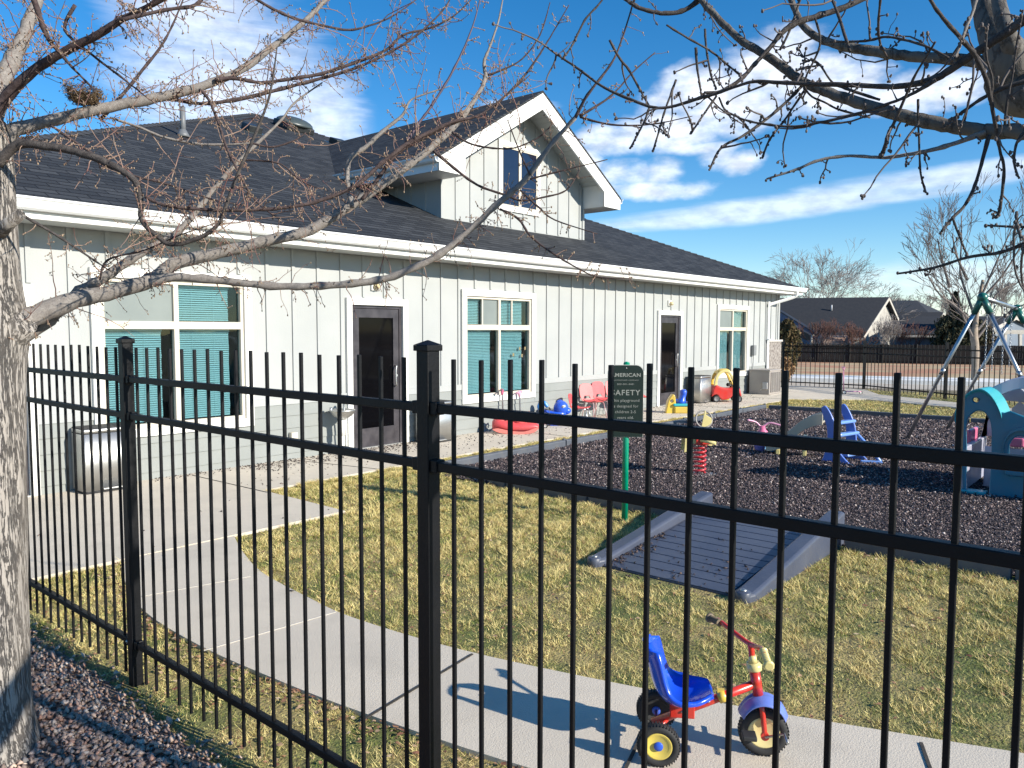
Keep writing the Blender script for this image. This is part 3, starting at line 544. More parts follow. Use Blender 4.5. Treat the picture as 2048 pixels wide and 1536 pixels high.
# dormer
DX, DY, RY = 12.40, 10.35, 9.78; PK = 6.50; SL = .60; HW = 2.88; TB = .04
mz = lambda y: 2.99+.4193*(y-8.40)
WX0, WX1 = 10.13, 14.67; eb = PK-.20-SL*(DX-WX0)
dm = MB(); wz = PK-.17
pts = [(WX0, mz(DY)-.05), (WX1, mz(DY)-.05), (WX1, wz-SL*(WX1-DX)), (DX, wz), (WX0, wz-SL*(DX-WX0))]
dm.add([(x, DY, z) for x, z in pts]+[(x, DY+.1, z) for x, z in pts], [(4, 3, 2, 1, 0), (5, 6, 7, 8, 9)]+[(i, (i+1) % 5, (i+1) % 5+5, i+5) for i in range(5)])
for X, sg in ((WX0, 1), (WX1-.1, 1)):
    zt = wz-SL*(DX-WX0); yb = 8.40+(zt-2.99)/.4193
    dm.add([(X, DY+.1, mz(DY)-.05), (X, DY+.1, zt), (X, yb, zt), (X, yb, zt-.05), (X+.1, DY+.1, mz(DY)-.05), (X+.1, DY+.1, zt), (X+.1, yb, zt), (X+.1, yb, zt-.05)], [(0, 1, 2, 3), (7, 6, 5, 4), (0, 3, 7, 4), (1, 5, 6, 2)])
DWX, DWW, DW0, DW1 = 12.38, .66, 4.15, 5.52
x = 10.535
while x < WX1-.1:
    zt = wz-SL*abs(x-DX)-.03
    for a, b in ([(mz(DY)+.02, zt)] if abs(x-DWX) > DWW+.03 else [(mz(DY)+.02, DW0), (DW1, zt)]): dm.box(x-.024, x+.024, DY-.02, DY+.002, a, b)
    x += .397
for X in (WX0, WX1-.07): dm.box(X, X+.07, DY-.024, DY+.001, mz(DY)+.0, wz-SL*(DX-WX0)-.03)
for y in np.arange(DY+.4, 12, .4):
    zt = wz-SL*(DX-WX0)
    if mz(y)+.05 < zt: dm.box(WX0-.02, WX0+.001, y-.024, y+.024, mz(y)-.02, zt)
dm.build('dormer_wall', siding, B, True)
eze = PK-SL*HW; yr = 8.40+(PK-2.99)/.4193; ye = 8.40+(eze-2.99)/.4193
for sg in (-1, 1):
    dr = roofpiece('dormer_roof', [(DX, RY-.03, PK), (DX, yr+.1, PK), (DX+sg*HW, ye+.1, eze), (DX+sg*HW, RY-.03, eze)], shs, B, .045)
    # rake board with its square tail, soffit and gutter
    P = [(DX, PK-.050), (DX+sg*HW, eze-.050), (DX+sg*HW, eze-.27), (DX+sg*(HW-.55), eze-.27), (DX+sg*(HW-.62), eze+.012+.06), (DX, PK-.365)]
    P = [(DX, PK-.050), (DX+sg*(HW-.01), eze-.046), (DX+sg*(HW-.01), eze-.27), (DX+sg*(HW-.66), eze-.27), (DX+sg*(HW-.66), eze-.27+.315), (DX, PK-.365)]
    rb = plate('rake_board', [P if sg > 0 else P[::-1]], .035, trim, B, O=(0, RY-.005, 0)); rb.data.transform(Matrix.Translation(-Vector(B.location)))
    q = MB(); k = 18
    for i in range(k):
        s0, s1 = (HW-.66)*i/k, (HW-.66)*(i+.94)/k; y0_, y1_ = RY+.014, DY-.001
        q.add([(DX+sg*s0, y0_, PK-.19-SL*s0), (DX+sg*s0, y1_, PK-.19-SL*s0), (DX+sg*s1, y1_, PK-.19-SL*s1), (DX+sg*s1, y0_, PK-.19-SL*s1)]+[(DX+sg*s0, y0_, PK-.175-SL*s0), (DX+sg*s0, y1_, PK-.175-SL*s0), (DX+sg*s1, y1_, PK-.175-SL*s1), (DX+sg*s1, y0_, PK-.175-SL*s1)], [(0, 1, 2, 3), (7, 6, 5, 4), (0, 3, 7, 4), (1, 5, 6, 2), (0, 4, 5, 1), (3, 2, 6, 7)])
    q.build('dormer_soffit', soffit, B, True)
    a, b = sorted((DX+sg*(HW-.65), DX+sg*(HW-.012))); q = MB(); q.box(a, b, RY+.014, DY-.001, eze-.268, eze-.235); xx = DX+sg*(HW-.66); q.box(min(xx, xx+sg*.02), max(xx, xx+sg*.02), RY+.014, DY-.001, eze-.234, eze+.215)
    x2 = sorted((WX0 if sg < 0 else WX1, DX+sg*(HW-.012))); q.box(x2[0]+(.0 if sg > 0 else 0), x2[1], DY, ye-.1, eze-.268, eze-.24); q.build('eave_return', trim, B, True)
    q = MB(); xf = DX+sg*(HW-.03); q.box(min(xf, xf+sg*.02), max(xf, xf+sg*.02), RY+.014, ye+.05, eze-.268, eze-.05); q.build('dormer_fascia', trim_cool, B, True)
    q = MB(); g0 = DX+sg*(HW-.005); gq = [(0, .0), (0, -.11), (.055, -.11), (.078, -.09), (.088, -.05), (.115, -.015), (.115, .005), (.10, .005), (.07, -.08), (.02, -.095), (.015, .0)]
    q.loft([[(g0+sg*u, Y_, eze-.02+w_) for u, w_ in gq] for Y_ in (RY-.02, ye+.02)], False); q.build('dormer_gutter', trim_cool, B, True, fix=True)
q = MB(); a, b, z0, z1 = DWX-DWW, DWX+DWW, DW0, DW1; t_ = .095
q.box(a, b, DY-.04, DY-.0005, z1-t_, z1); q.box(a, b, DY-.04, DY-.0005, z0, z0+t_); q.box(a, a+t_, DY-.04, DY-.0005, z0+t_, z1-t_); q.box(b-t_, b, DY-.04, DY-.0005, z0+t_, z1-t_); dw = q.build('dormer_window', trim, B, True, bevel=.004)
q = MB(); a, b, z0, z1 = a+t_, b-t_, z0+t_, z1-t_
q.box(a, b, DY-.03, DY-.002, z1-.035, z1); q.box(a, b, DY-.03, DY-.002, z0, z0+.035); q.box(a, a+.035, DY-.03, DY-.002, z0+.035, z1-.035); q.box(b-.035, b, DY-.03, DY-.002, z0+.035, z1-.035); q.box(DWX-.04, DWX+.04, DY-.032, DY-.002, z0+.035, z1-.035); q.build('frame', vinyl, dw, True, bevel=.003)
for u0, u1 in ((a+.036, DWX-.041), (DWX+.041, b-.036)): q = MB(); q.box(u0, u1, DY-.016, DY-.004, z0+.036, z1-.036); q.build('pane', dorm_glass, dw, True)
# roof jacks
vent_m = mat('vent_black', (.02, .022, .024), .4, (.03, .033, .033), 8); vent_g = mat('vent_green_grey', (.06, .075, .075), .35)
def onroof(x, y): return Vector((x, y, mz(y)))
RR = Matrix.Rotation(math.atan(.4193), 3, 'X')
for x, y, w in ((9.85, 16.15, .34), (12.95, 17.05, .40)):
    q = MB(); q.box(-w/2, w/2, -.18, .18, 0, .16, RR, onroof(x, y)); v = q.build('roof_vent', vent_m, B, True, bevel=.02); q = MB(); q.box(-w/2-.1, w/2+.1, -.25, .35, .001, .012, RR, onroof(x, y)); q.build('flashing', vent_g, v, True)
c = onroof(12.35, 18.2); q = MB(); q.box(-.42, .42, -.36, .36, 0, .16, RR, c); v = q.build('roof_vent', vent_m, B, True, bevel=.03)
q = MB(); q.ball((0, 0, 0), 1, 18, 10, (.52, .42, .17)); q.v = [tuple(RR@Vector((a_, b_, max(c_, 0)+.16))+c) for a_, b_, c_ in q.v]; q.build('cowl', vent_g, v, True)
c = onroof(7.0, 13.71); q = MB(); q.tube([c-Vector((0, 0, .02)), c+Vector((0, 0, .52))], .05, 12); q.lathe([(.13, -.02), (.09, .05), (.052, .12)], c, n=12); q.build('vent_pipe', mat('pipe_grey', (.16, .17, .18), .5), B, True)
# ------------------------------------------------------------------ near fence
F_ = thing('metal_fence', 'tall near black steel picket fence crossing the whole foreground, with capped posts', 'fence', (FX, 1.735, 0))
PY = [3.835, 1.735, -.365, 5.935]; PS = .1113
for y in PY:
    q = MB(); q.box(FX-.0255, FX+.0255, y-.0255, y+.0255, -.1, 1.700); ps = q.build('post', black_paint, F_, True, bevel=.003)
    q = MB(); w = .032
    q.box(FX-w, FX+w, y-w, y+w, 1.688, 1.706); q.add([(FX-w, y-w, 1.7065), (FX+w, y-w, 1.7065), (FX+w, y+w, 1.7065), (FX-w, y+w, 1.7065), (FX, y, 1.722)], [(0, 1, 4), (1, 2, 4), (2, 3, 4), (3, 0, 4)]); q.build('post_cap', black_paint, ps, True, bevel=.002)
RZ = [1.5155, 1.3385, .212]
for y1, y0 in ((5.91, 3.861), (3.809, 1.761), (1.709, -.339)):
    for z in RZ:
        q = MB(); q.box(FX-.014, FX+.014, y0, y1, z-.015, z+.013); r_ = q.build('rail', black_paint, F_, True, bevel=.0025)
        for yy, s_ in ((y0, 1), (y1, -1)): q = MB(); a, b = sorted((yy, yy+s_*.028)); q.box(FX-.019, FX+.019, a, b, z-.021, z+.019); q.build('bracket', black_paint, r_, True, bevel=.003)
        if z == .212:
            q = MB(); q.lathe([(.009, 0), (.009, .004), (0, .008)], (FX-.0195, y0+.014, z), (Vector((0, 1, 0)), Vector((0, 0, 1)), Vector((-1, 0, 0))), 8); q.build('screw', steel, r_, True)
for base in (3.835, 1.735, -.365):
    for k in range(1, 19):
        y = base+k*2.1/19*1.0
        if y > 5.9: continue
        q = MB(); dz = random.uniform(-.004, .004); dx = random.uniform(-.001, .001); w = .0060
        q.box(FX-w+dx, FX+w+dx, y-w, y+w, .035+dz, 1.668+dz); q.build('picket', black_paint, F_, True, bevel=.0015, seg=1)
# far fence
F2 = thing('metal_fence', 'low looking black picket fence far off beyond the mulch, in front of the pale driveway', 'fence', (24.48, 7.01, 0))
fp = [(24.6, 12.0), (24.55, 9.5), (24.48, 7.01), (22.63, 4.47), (20.9, 2.05), (19.2, -.4), (17.5, -2.9)]
for i, (x, y) in enumerate(fp):
    q = MB(); q.box(-.035, .035, -.035, .035, -.05, 1.47, Matrix.Rotation(-.9, 3, 'Z'), (x, y, 0)); q.build('post', black_paint, F2, True)
for (x0, y0), (x1, y1) in zip(fp[:-1], fp[1:]):
    q = MB()
    for z in (1.28, 1.10, .14): q.bar((x0, y0, z), (x1, y1, z), .03, .035)
    q.build('rail', black_paint, F2, True); q = MB(); L = math.hypot(x1-x0, y1-y0); k = round(L/.150)
    for j in range(1, k): t_ = j/k; q.tube([(x0+(x1-x0)*t_, y0+(y1-y0)*t_, .03), (x0+(x1-x0)*t_, y0+(y1-y0)*t_, 1.40)], .011, 4, smooth=False)
    q.build('picket_panel', black_paint, F2, True)
# ------------------------------------------------------------------ tricycle
WHm = (p_pale, p_blue)
TR = thing('tricycle', 'red child tricycle with blue bucket seat and yellow wheels standing on the curved concrete path', 'tricycle', (2.784, 1.569, PZ), rad(-58.46))
def wheel(par, c, r, w, hubc, rimm, n=36, both=True, cap=None):
    ax = (Vector((1, 0, 0)), Vector((0, 0, 1)), Vector((0, -1, 0))); g = thing_part('wheel', par)
    q = MB(); q.lathe([(r*.66, -w*.42), (r*.8, -w*.5), (r*.93, -w*.46), (r, -w*.26), (r, w*.26), (r*.93, w*.46), (r*.8, w*.5), (r*.66, w*.42), (r*.62, w*.3), (r*.62, -w*.3), (r*.66, -w*.42)], c, ax, n)
    k = int(n*1.2)
    for i in range(k):
        a = 2*PI*i/k
        for s_ in (-1, 1):
            a2 = a+(.5*2*PI/k if s_ > 0 else 0); R = Matrix.Rotation(-a2, 3, 'Y'); q.box(r*.985, r*1.018, min(s_*w*.06, s_*w*.44), max(s_*w*.06, s_*w*.44), -r*.032, r*.032, R, c)
    q.build('tyre', blackr, g)
    q = MB(); q.lathe([(0, -w*.30), (r*.5, -w*.30), (r*.60, -w*.42), (r*.66, -w*.40), (r*.66, w*.40), (r*.60, w*.42), (r*.5, w*.30), (0, w*.30)], c, ax, n); q.build('rim', rimm, g)
    if cap: q = MB(); q.lathe([(0, -w*.46), (r*.2, -w*.46), (r*.215, -w*.42), (r*.215, w*.42), (r*.2, w*.46), (0, w*.46)], c, ax, 24); q.build('hub_cap', cap, g)
    return g
def thing_part(name, par):
    o = D.objects.new(name, None); COL.objects.link(o); o.parent = par; return o
yw = plastic('wheel_yellow', (.76, .58, .10)); yw2 = plastic('wheel_cream', (.78, .66, .30))
wheel(TR, (0, -.148, .084), .084, .045, None, yw, cap=p_blue); wheel(TR, (0, .148, .084), .084, .045, None, blackr, cap=p_blue); wheel(TR, (.426, 0, .098), .098, .042, None, yw2)
tri_red = mat('tricycle_red', (.60, .035, .02), .28, (.52, .03, .02), 10, coat=.5, dirt=.3, dcol=(.30, .08, .05), dscale=25)
q = MB(); q.tube([(-.02, 0, .098), (.385, 0, .292)], .0175, 16); q.tube([(0, -.125, .084), (0, .125, .084)], .008, 10); q.tube([(.03, 0, .12), (.0, .0, .084)], .014, 10); q.tube([(-.012, -.05, .085), (.05, 0, .125)], .008, 8); q.tube([(-.012, .05, .085), (.05, 0, .125)], .008, 8)
q.tube([(.403, 0, .245), (.385, 0, .350)], .0215, 18); q.build('frame', tri_red, TR)
q = MB(); q.tube([(.384, 0, .352), (.378, 0, .385)], .0255, 18); q.lathe([(.019, .0), (.014, .03)], (.377, 0, .385), n=14); q.lathe([(.0255, 0), (.031, .006), (.031, .022), (.024, .032)], (.384, 0, .351), n=18); q.build('collar', p_pale, TR)
q = MB(); q.tube([(.245, 0, .2245), (.275, 0, .2390)], .0245, 16); q.box(.24, .268, -.008, .008, .245, .262); q.build('clamp', p_yel, TR)
q = MB(); st = spl([(.377, 0, .36), (.372, 0, .43), (.366, 0, .462)], 3); q.tube(st, .0125, 12)
hb = spl([(.255, .185, .485), (.275, .13, .487), (.33, .05, .468), (.366, 0, .458), (.392, -.05, .466), (.398, -.10, .480), (.400, -.15, .480)], 5); q.tube(hb, .010, 12); q.build('handlebar', tri_red, TR)
for a, b, mm in (((.262, .14, .487), (.225, .215, .480), mat('grip_dark', (.10, .075, .055), .6, (.2, .15, .09), 40)), ((.399, -.12, .482), (.405, -.215, .462), p_pale)):
    a, b = Vector(a), Vector(b); d = b-a; q = MB(); q.tube([a, a+d*.04, a+d*.05, b-d*.1], [.017, .017, .0135, .0135], 14)
    for k in range(7): c = a+d*(.12+.1*k); q.tube([c, c+d*.05], .0148, 14)
    q.tube([b-d*.12, b-d*.08, b, b+d*.03], [.014, .021, .021, .015], 14); q.build('grip', mm, TR)
q = MB()                                                        # fork blades down both sides of the front wheel
for s_ in (-1, 1): q.tube(spl([(.405, 0, .235), (.412, s_*.030, .215), (.418, s_*.038, .17), (.426, s_*.038, .098)], 4), [.011]*13, 10); q.lathe([(.017, -.006), (.017, .008)], (.426, s_*.040, .098), (Vector((1, 0, 0)), Vector((0, 0, 1)), Vector((0, -1, 0))), 14)
q.build('fork', tri_red, TR)
q = MB(); R_ = []                                               # mudguard: a ridged dome over the wheel
for i in range(13):
    a = rad(28+124*i/12); rr = .116; ring = []; ring2 = []
    for j in range(13):
        b = -1+2*j/12; wd = .066*(1-.25*abs(math.cos(a))**2); rad_ = rr*(1-.16*b*b)+.018*math.sin(a)-.006*(abs(b) < .12)+.004*(abs(abs(b)-.25) < .1)
        ring.append((.422+rad_*math.cos(a)*.86, b*wd, .118+rad_*math.sin(a)))
    ring2 = [(x_-.0 , y_*.95, z_-.004) for x_, y_, z_ in reversed(ring)]; R_.append(ring+ring2)
q.loft(R_, True, True); q.build('mudguard', p_sky, TR, fix=True)
q = MB()
for s_, a in ((-1, -20), (1, 160)):
    dx, dz = math.cos(rad(a))*.075, -math.sin(rad(a))*.075; q.tube([(.426, s_*.05, .098), (.426+dx, s_*.062, .098+dz), (.426+dx, s_*.135, .098+dz)], .0055, 8)
q.build('crank', steel, TR)
q = MB(); q.box(.47, .525, .075, .135, .060, .078); q.build('pedal', blackr, TR, bevel=.004); q = MB(); q.box(.327, .382, -.135, -.075, .118, .136); q.build('pedal', blackr, TR, bevel=.004)
# bucket seat
prof = [(-.060, .452, .050), (-.056, .43, .078), (-.044, .39, .100), (-.032, .34, .112), (-.018, .29, .122), (.004, .245, .132), (.045, .212, .138), (.095, .200, .138), (.145, .208, .128), (.185, .228, .108), (.222, .250, .070)]
pr = spl(prof, 3); q = MB(); rings = []
for i, (x_, z_, w_) in enumerate(pr):
    t = Vector((pr[min(i+1, len(pr)-1)][0]-pr[max(i-1, 0)][0], 0, pr[min(i+1, len(pr)-1)][1]-pr[max(i-1, 0)][1])).normalized(); nrm = Vector((-t.z, 0, t.x)); nrm = nrm if nrm.x*1+nrm.z > 0 else -nrm
    up_, lo_ = [], []
    for j in range(13):
        b = -1+2*j/12; lift = .058*abs(b)**2.6*(1 if i > 3 else .45)*(1-.75*max(0, i-len(pr)*.72)/(len(pr)*.28))
        p = Vector((x_, b*w_, z_))+nrm*(lift); up_.append(p+nrm*.004); lo_.append(p-nrm*(.006+.012*abs(b)**6))
    rings.append([tuple(p) for p in up_+lo_[::-1]])
q.loft(rings); nr = 26; kf = []
for i_f, f_ in enumerate(q.f):                                  # hand hole near the top of the back
    r_i, c_i = divmod(min(f_), nr); c_i = i_f % nr if i_f < (len(rings)-1)*nr else -1; r_i = i_f//nr
    if not (3 <= r_i <= 6 and (3 <= c_i <= 8 or 16 <= c_i <= 21) and c_i >= 0): kf.append(i_f)
q.sm = [q.sm[i_] for i_ in kf]; q.f = [q.f[i_] for i_ in kf]
q.build('seat', mat('seat_blue', (.012, .075, .62), .22, (.012, .065, .55), 6, coat=.5), TR, fix=True)
q = MB(); q.box(.05, .15, -.022, .022, .135, .195); q.build('seat_bracket', tri_red, TR, bevel=.004)
q = MB(); q.ball((.205, -.019, .215), .007, 8, 5); q.ball((.10, -.024, .165), .006, 8, 5); q.build('bolt', steel, TR)
# ------------------------------------------------------------------ access ramp
RP = thing('ramp', 'slate plastic wheelchair ramp with ribbed deck leading from the turf up to the mulch bed', 'ramp', (5.6, 2.64, 0))
x0, x1 = 4.76, 6.50; z0, z1 = .012, .165
q = MB(); q.loft([[(X, Y_, z) for Y_, z in ((2.13, zz-.2), (3.15, zz-.2), (3.15, zz), (2.13, zz))] for X, zz in ((x0, z0), (x1, z1))], False)
k = 13
for i in range(k):
    t = (i+.5)/k; X = x0+(x1-x0)*t; zz = z0+(z1-z0)*t; q.bar((X, 2.16, zz+.003), (X, 3.12, zz+.003), (x1-x0)/k*.93, .012, (-.09, 0, 1))
q.build('deck', p_ramp, RP, True, bevel=.003)
for y0, y1 in ((1.99, 2.125), (3.155, 3.29)):
    q = MB(); sec = []
    for X, h_, in [(4.70, .055), (4.78, .058), (4.86, .065)]+[(4.86+i*.164, .065+i*.0205) for i in range(1, 11)]+[(6.56, .275)]:
        wi = .0 if X > 4.72 else .03; sec.append([(X, y0+wi, -.02), (X, y1-wi, -.02), (X, y1-wi, h_-.012), (X, y1-.022-wi, h_), (X, y0+.022+wi, h_), (X, y0+wi, h_-.012)])
    q.loft(sec, False); rl = q.build('side_rail', p_ramp, RP, True, fix=True, bevel=.01)
    q = MB(); q.lathe([(.05, -.02), (.052, .058), (.045, .066), (0, .068)], (4.74, (y0+y1)/2, 0), n=18); q.build('rail_end', p_ramp, rl, True); q = MB(); q.lathe([(.022, .066), (.022, .074), (0, .078)], (4.745, (y0+y1)/2, 0), n=14); q.build('bolt', steel, rl, True)
P = np.stack([rng.uniform(4.72, 5.5, 90)+np.where(rng.random(90) < .8, -.2, .2), rng.uniform(2.15, 3.12, 90)], 1); P[:, 0] = np.clip(P[:, 0], 4.66, 6.4); P2 = np.stack([rng.uniform(4.75, 5.6, 110), 3.13-np.abs(rng.normal(0, .05, 110))], 1); P = np.concatenate([P, P2])
zz = .02+(P[:, 0]-4.76)/(1.74)*.153+.006
stuff(chips('ramp_litter', P, zz, np.full(len(P), .010), palette(len(P), [(.05, .035, .035), (.13, .085, .065), (.03, .025, .025)], [3, 2, 2], rng), chip_m, .5, 9), 'dark mulch chips lying on the ramp deck', 'debris')
# ------------------------------------------------------------------ safety sign
rzv = YAW-PI/2
SG = thing('safety_sign', 'dark green playground safety sign with rounded top on a bright green round post', 'sign', (6.05, 3.77, 0), rzv)
q = MB(); q.tube([(-.008, 0, -.05), (-.008, 0, 1.455)], .0285, 20); q.lathe([(.0285, 0), (.024, .012), (0, .018)], (-.008, 0, 1.455), n=20); q.build('post', green_paint, SG)
A_ = [(-.178, .79), (.140, .79)]+arc(.070, 1.37, .07, 0, 90, 8)+arc(-.108, 1.37, .07, 90, 180, 8)
bd = plate('sign_board', [A_], .006, sign_m, SG, 0, O=(0, -.036, 0))
bl = [(a*1.0+(.004 if a > 0 else -.004), b+(.004 if b > 1 else -.004)) for a, b in A_]; plate('edge', [bl], .004, mat('sign_edge', (.5, .5, .46), .6), bd, 0, O=(0, -.0305, 0))
X_, Y_ = (1, 0, 0), (0, 0, 1); cx_ = -.019; oy = -.0395
for body, sz, z_, bo, sp_, sx_ in (('AMERICAN', .046, 1.337, .0012, 1.08, 1.13), ('PLAYGROUND COMPANY', .016, 1.300, 0, 1.15, 1.13), ('800-501-4481', .022, 1.262, .0, 1.1, 1.15), ('SAFETY', .068, 1.170, .0012, 1.18, 1.02), ('This playground', .036, 1.110, .0002, 1.08, 1.0), ('is designed for', .036, 1.058, .0002, 1.08, 1.0), ('children 2-5', .036, 1.006, .0002, 1.08, 1.0), ('years old.', .036, .954, .0002, 1.08, 1.0), ('Adult supervision', .033, .900, .0002, 1.08, 1.0), ('recommended.', .033, .850, .0002, 1.08, 1.0)):
    text('lettering', body, sz, letter_m, bd, (cx_, oy, z_), X_, Y_, .0006, bo, sp_, 'CENTER', sx_)
q = MB()
for z_ in (1.415, .925): q.lathe([(.006, 0), (.006, .002), (0, .004)], (-.015, oy+.001, z_), (Vector((1, 0, 0)), Vector((0, 0, 1)), Vector((0, -1, 0))), 10)
q.build('bolt', steel, bd)
# ------------------------------------------------------------------ spring rider
SR = thing('spring_rider', 'yellow and red spring rider with grey steering ring on a red coil spring', 'spring rider', (8.61, 4.33, 0), rzv)
q = MB(); q.box(-.16, .16, -.16, .16, .012, .022, Matrix.Rotation(.75, 3, 'Z'), (0, 0, 0)); q.build('base_plate', steel, SR)
q = MB(); pts = [(.073*math.cos(2*PI*t), .073*math.sin(2*PI*t), .03+.055*t) for t in np.arange(0, 6.6, 1/16)]; q.tube(pts, .0125, 8); sr_ = plastic('spring_red', (.55, .03, .04)); q.build('spring', sr_, SR)
q = MB(); q.lathe([(.09, .39), (.09, .405), (.05, .42)], (0, 0, 0), n=20); q.box(-.09, .09, -.07, .07, .405, .53); q.build('spring_head', sr_, SR, bevel=.012)
for s_ in (-1, 1):
    plate('side_panel', [[(-.21, .29), (-.155, .31), (-.13, .40), (.02, .39), (.12, .37), (.155, .41), (.15, .54), (.10, .58), (.03, .56), (-.10, .53), (-.19, .57)]], .018, p_pale, SR, .004, O=(0, s_*.09, 0))
plate('body_panel', [[(-.07, .395), (.10, .395), (.13, .50), (.03, .55), (-.08, .53)]], .03, p_red, SR, .006, O=(0, -.115, 0))
q = MB(); q.box(-.17, .03, -.082, .082, .525, .55); q.build('seat', p_red, SR, bevel=.01)
q = MB(); c0 = Vector((.045, 0, .685)); q.tube([c0+Vector((math.cos(a)*.098, math.sin(a)*.03, math.sin(a)*.098)) for a in np.linspace(0, 2*PI, 33)], .0105, 10); q.build('steering_ring', mat('ring_grey', (.34, .32, .29), .5), SR)
plate('steering_plate', [[(.012, .60), (.05, .795), (.06, .79), (.065, .74), (.13, .70), (.135, .65), (.10, .61), (.06, .60), (.06, .56), (.0, .55)]], .016, p_pale, SR, .003, O=(0, -.02, 0))
q = MB(); q.tube([(-.02, -.13, .445), (.13, -.24, .425)], .021, 12); q.tube([(-.02, .13, .445), (.1, .24, .425)], .021, 12); q.build('foot_peg', p_pale, SR)
# ------------------------------------------------------------------ pink ride-on in the mulch
PT = thing('ride_on_toy', 'pink and purple ride on toy with wide pink handlebars sunk in the mulch', 'ride-on toy', (10.84, 4.46, 0), rzv)
q = MB(); q.tube(spl([(-.235, -.03, .475), (-.15, 0, .455), (-.09, .01, .43), (-.02, .01, .37), (.06, 0, .42), (.12, -.02, .43), (.25, -.06, .395)], 5), .014, 10); q.build('handlebar', p_lpink, PT)
q = MB(); q.lathe([(.085, 0), (.075, .04), (.045, .07), (.035, .12)], (-.01, 0, .27), n=18); q.build('headstock', p_pink, PT)
q = MB(); q.loft([[(x_+.085*math.cos(a)*s_, .10*math.sin(a)*s_, z_) for a in np.linspace(0, 2*PI, 15)[:-1]] for x_, z_, s_ in ((-.03, .0, .5), (-.045, .06, .85), (-.04, .14, 1.0), (-.02, .22, .95), (-.01, .275, .8))]); q.build('body', plastic('purple_plastic', (.22, .20, .55)), PT)
wheel(PT, (.09, .12, .07), .07, .05, None, plastic('hub_blue', (.02, .28, .6)), 16); wheel(PT, (.09, -.12, .07), .07, .05, None, plastic('hub_blue', (.02, .28, .6)), 16)
# ------------------------------------------------------------------ small slide
SL_ = thing('toy_slide', 'small toddler slide with blue ladder and beige chute standing in the mulch', 'slide', (10.86, 3.32, 0), rzv)
side = spl([(-.32, .0), (-.28, .12), (-.25, .3), (-.26, .48), (-.31, .62), (-.335, .72), (-.31, .755), (-.27, .75), (-.21, .66), (-.15, .52), (-.12, .38), (-.10, .2), (-.04, .1), (.06, .0)], 3)
out_ = [(a, b) for a, b in side]
R1 = (Matrix.Rotation(rad(-38), 3, 'Z'))
def sideplate(o, mm): 
    pl = plate('ladder_side', [[(a+.30, b) for a, b in out_]], .035, mm, SL_, .010, O=o, X=tuple(R1@Vector((1, 0, 0)))); return pl
sideplate((-.34, -.10, 0), p_slblue); sideplate((.03, .18, 0), p_slblue)
for z_, x_, d_ in ((.53, .05, 0), (.37, .10, 0), (.10, .20, 0)):
    q = MB(); a = Vector((-.33+x_+.06, -.14-.03*x_, z_)); b = a+Vector((.38, .285, 0)); q.bar(a, b, .10, .045); q.build('step', plastic('step_blue', (.16, .32, .75)), SL_, bevel=.018)
q = MB(); q.bar((.12, -.20, .02), (.37, -.28, .02), .07, .05); q.tube([(.16, -.0, .36), (.30, -.10, .18), (.40, -.16, .015)], [.024, .026, .030], 8); q.build('foot', plastic('step_blue', (.16, .32, .75)), SL_, bevel=.01)
q = MB(); cl_ = spl([(-.22, .18, .53), (-.33, .24, .50), (-.45, .32, .42), (-.58, .40, .28), (-.70, .47, .16), (-.80, .53, .12), (-.86, .56, .12)], 3); rings = []
dv = Vector((.5, .85, 0)).normalized()*.15
for p in cl_:
    p = Vector(p); rings.append([tuple(p+dv*u+Vector((0, 0, w_))) for u, w_ in ((-1, .11), (-.9, .11), (-.85, .0), (.85, 0), (.9, .11), (1, .11), (1, -.05), (.7, -.03), (-.7, -.03), (-1, -.05))])
q.loft(rings, False); q.build('chute', p_beige, SL_, fix=True, bevel=.008)
q = MB(); q.bar((-.78, .38, .05), (-.70, .62, .05), .06, .10); q.bar((-.46, .24, .15), (-.38, .44, .15), .05, .30); q.build('chute_leg', p_pale, SL_, bevel=.01)
# ------------------------------------------------------------------ swing set
SW = thing('swing_set', 'galvanised A frame swing set with green corner sockets and hanging chains over the mulch', 'swing set', (14.4, 2.2, 0))
A1, A2 = Vector((13.50, 2.22, 2.26)), Vector((15.36, 2.02, 2.13))
for A0, fa, fb in ((A1, Vector((13.61, 3.24, 0)), Vector((13.40, 1.18, 0))), (A2, Vector((15.48, 3.04, 0)), Vector((15.26, .98, 0)))):
    for f in (fa, fb):
        q = MB(); d = (f-A0).normalized(); q.tube([A0+d*.08, A0+(f-A0)*.5, f-Vector((0, 0, .05))], .030, 12); q.tube([A0+(f-A0)*.48, A0+(f-A0)*.52], .034, 12); q.build('leg', chrome, SW, True)
        q = MB(); q.tube([A0-d*.02, A0+d*.26], .048, 10); q.build('socket', p_dgreen, SW, True)
    q = MB(); q.ball(A0, .075, 12, 8); q.build('socket_head', p_dgreen, SW, True)
q = MB(); q.tube([A1, A2], .032, 12); q.build('top_bar', chrome, SW, True)
for t in (.14, .33, .62, .84):
    P0 = A1+(A2-A1)*t; q = MB(); q.tube([P0+Vector((0, 0, -.03)), P0+Vector((0, 0, -.09))], .012, 6); z_ = P0.z-.09; k = 0; low = 1.12+.06*math.sin(t*9)
    while z_ > low:
        X = Vector((1, 0, 0)) if k % 2 else Vector((0, 1, 0)); c = Vector((P0.x+.05*math.sin(t*20)*(P0.z-z_)**2*.4, P0.y, z_)); q.tube([c+X*.010*math.cos(a)+Vector((0, 0, .022*math.sin(a))) for a in np.linspace(0, 2*PI, 7)], .0035, 4, caps=False); z_ -= .036; k += 1
    q.build('chain', chrome, SW, True)
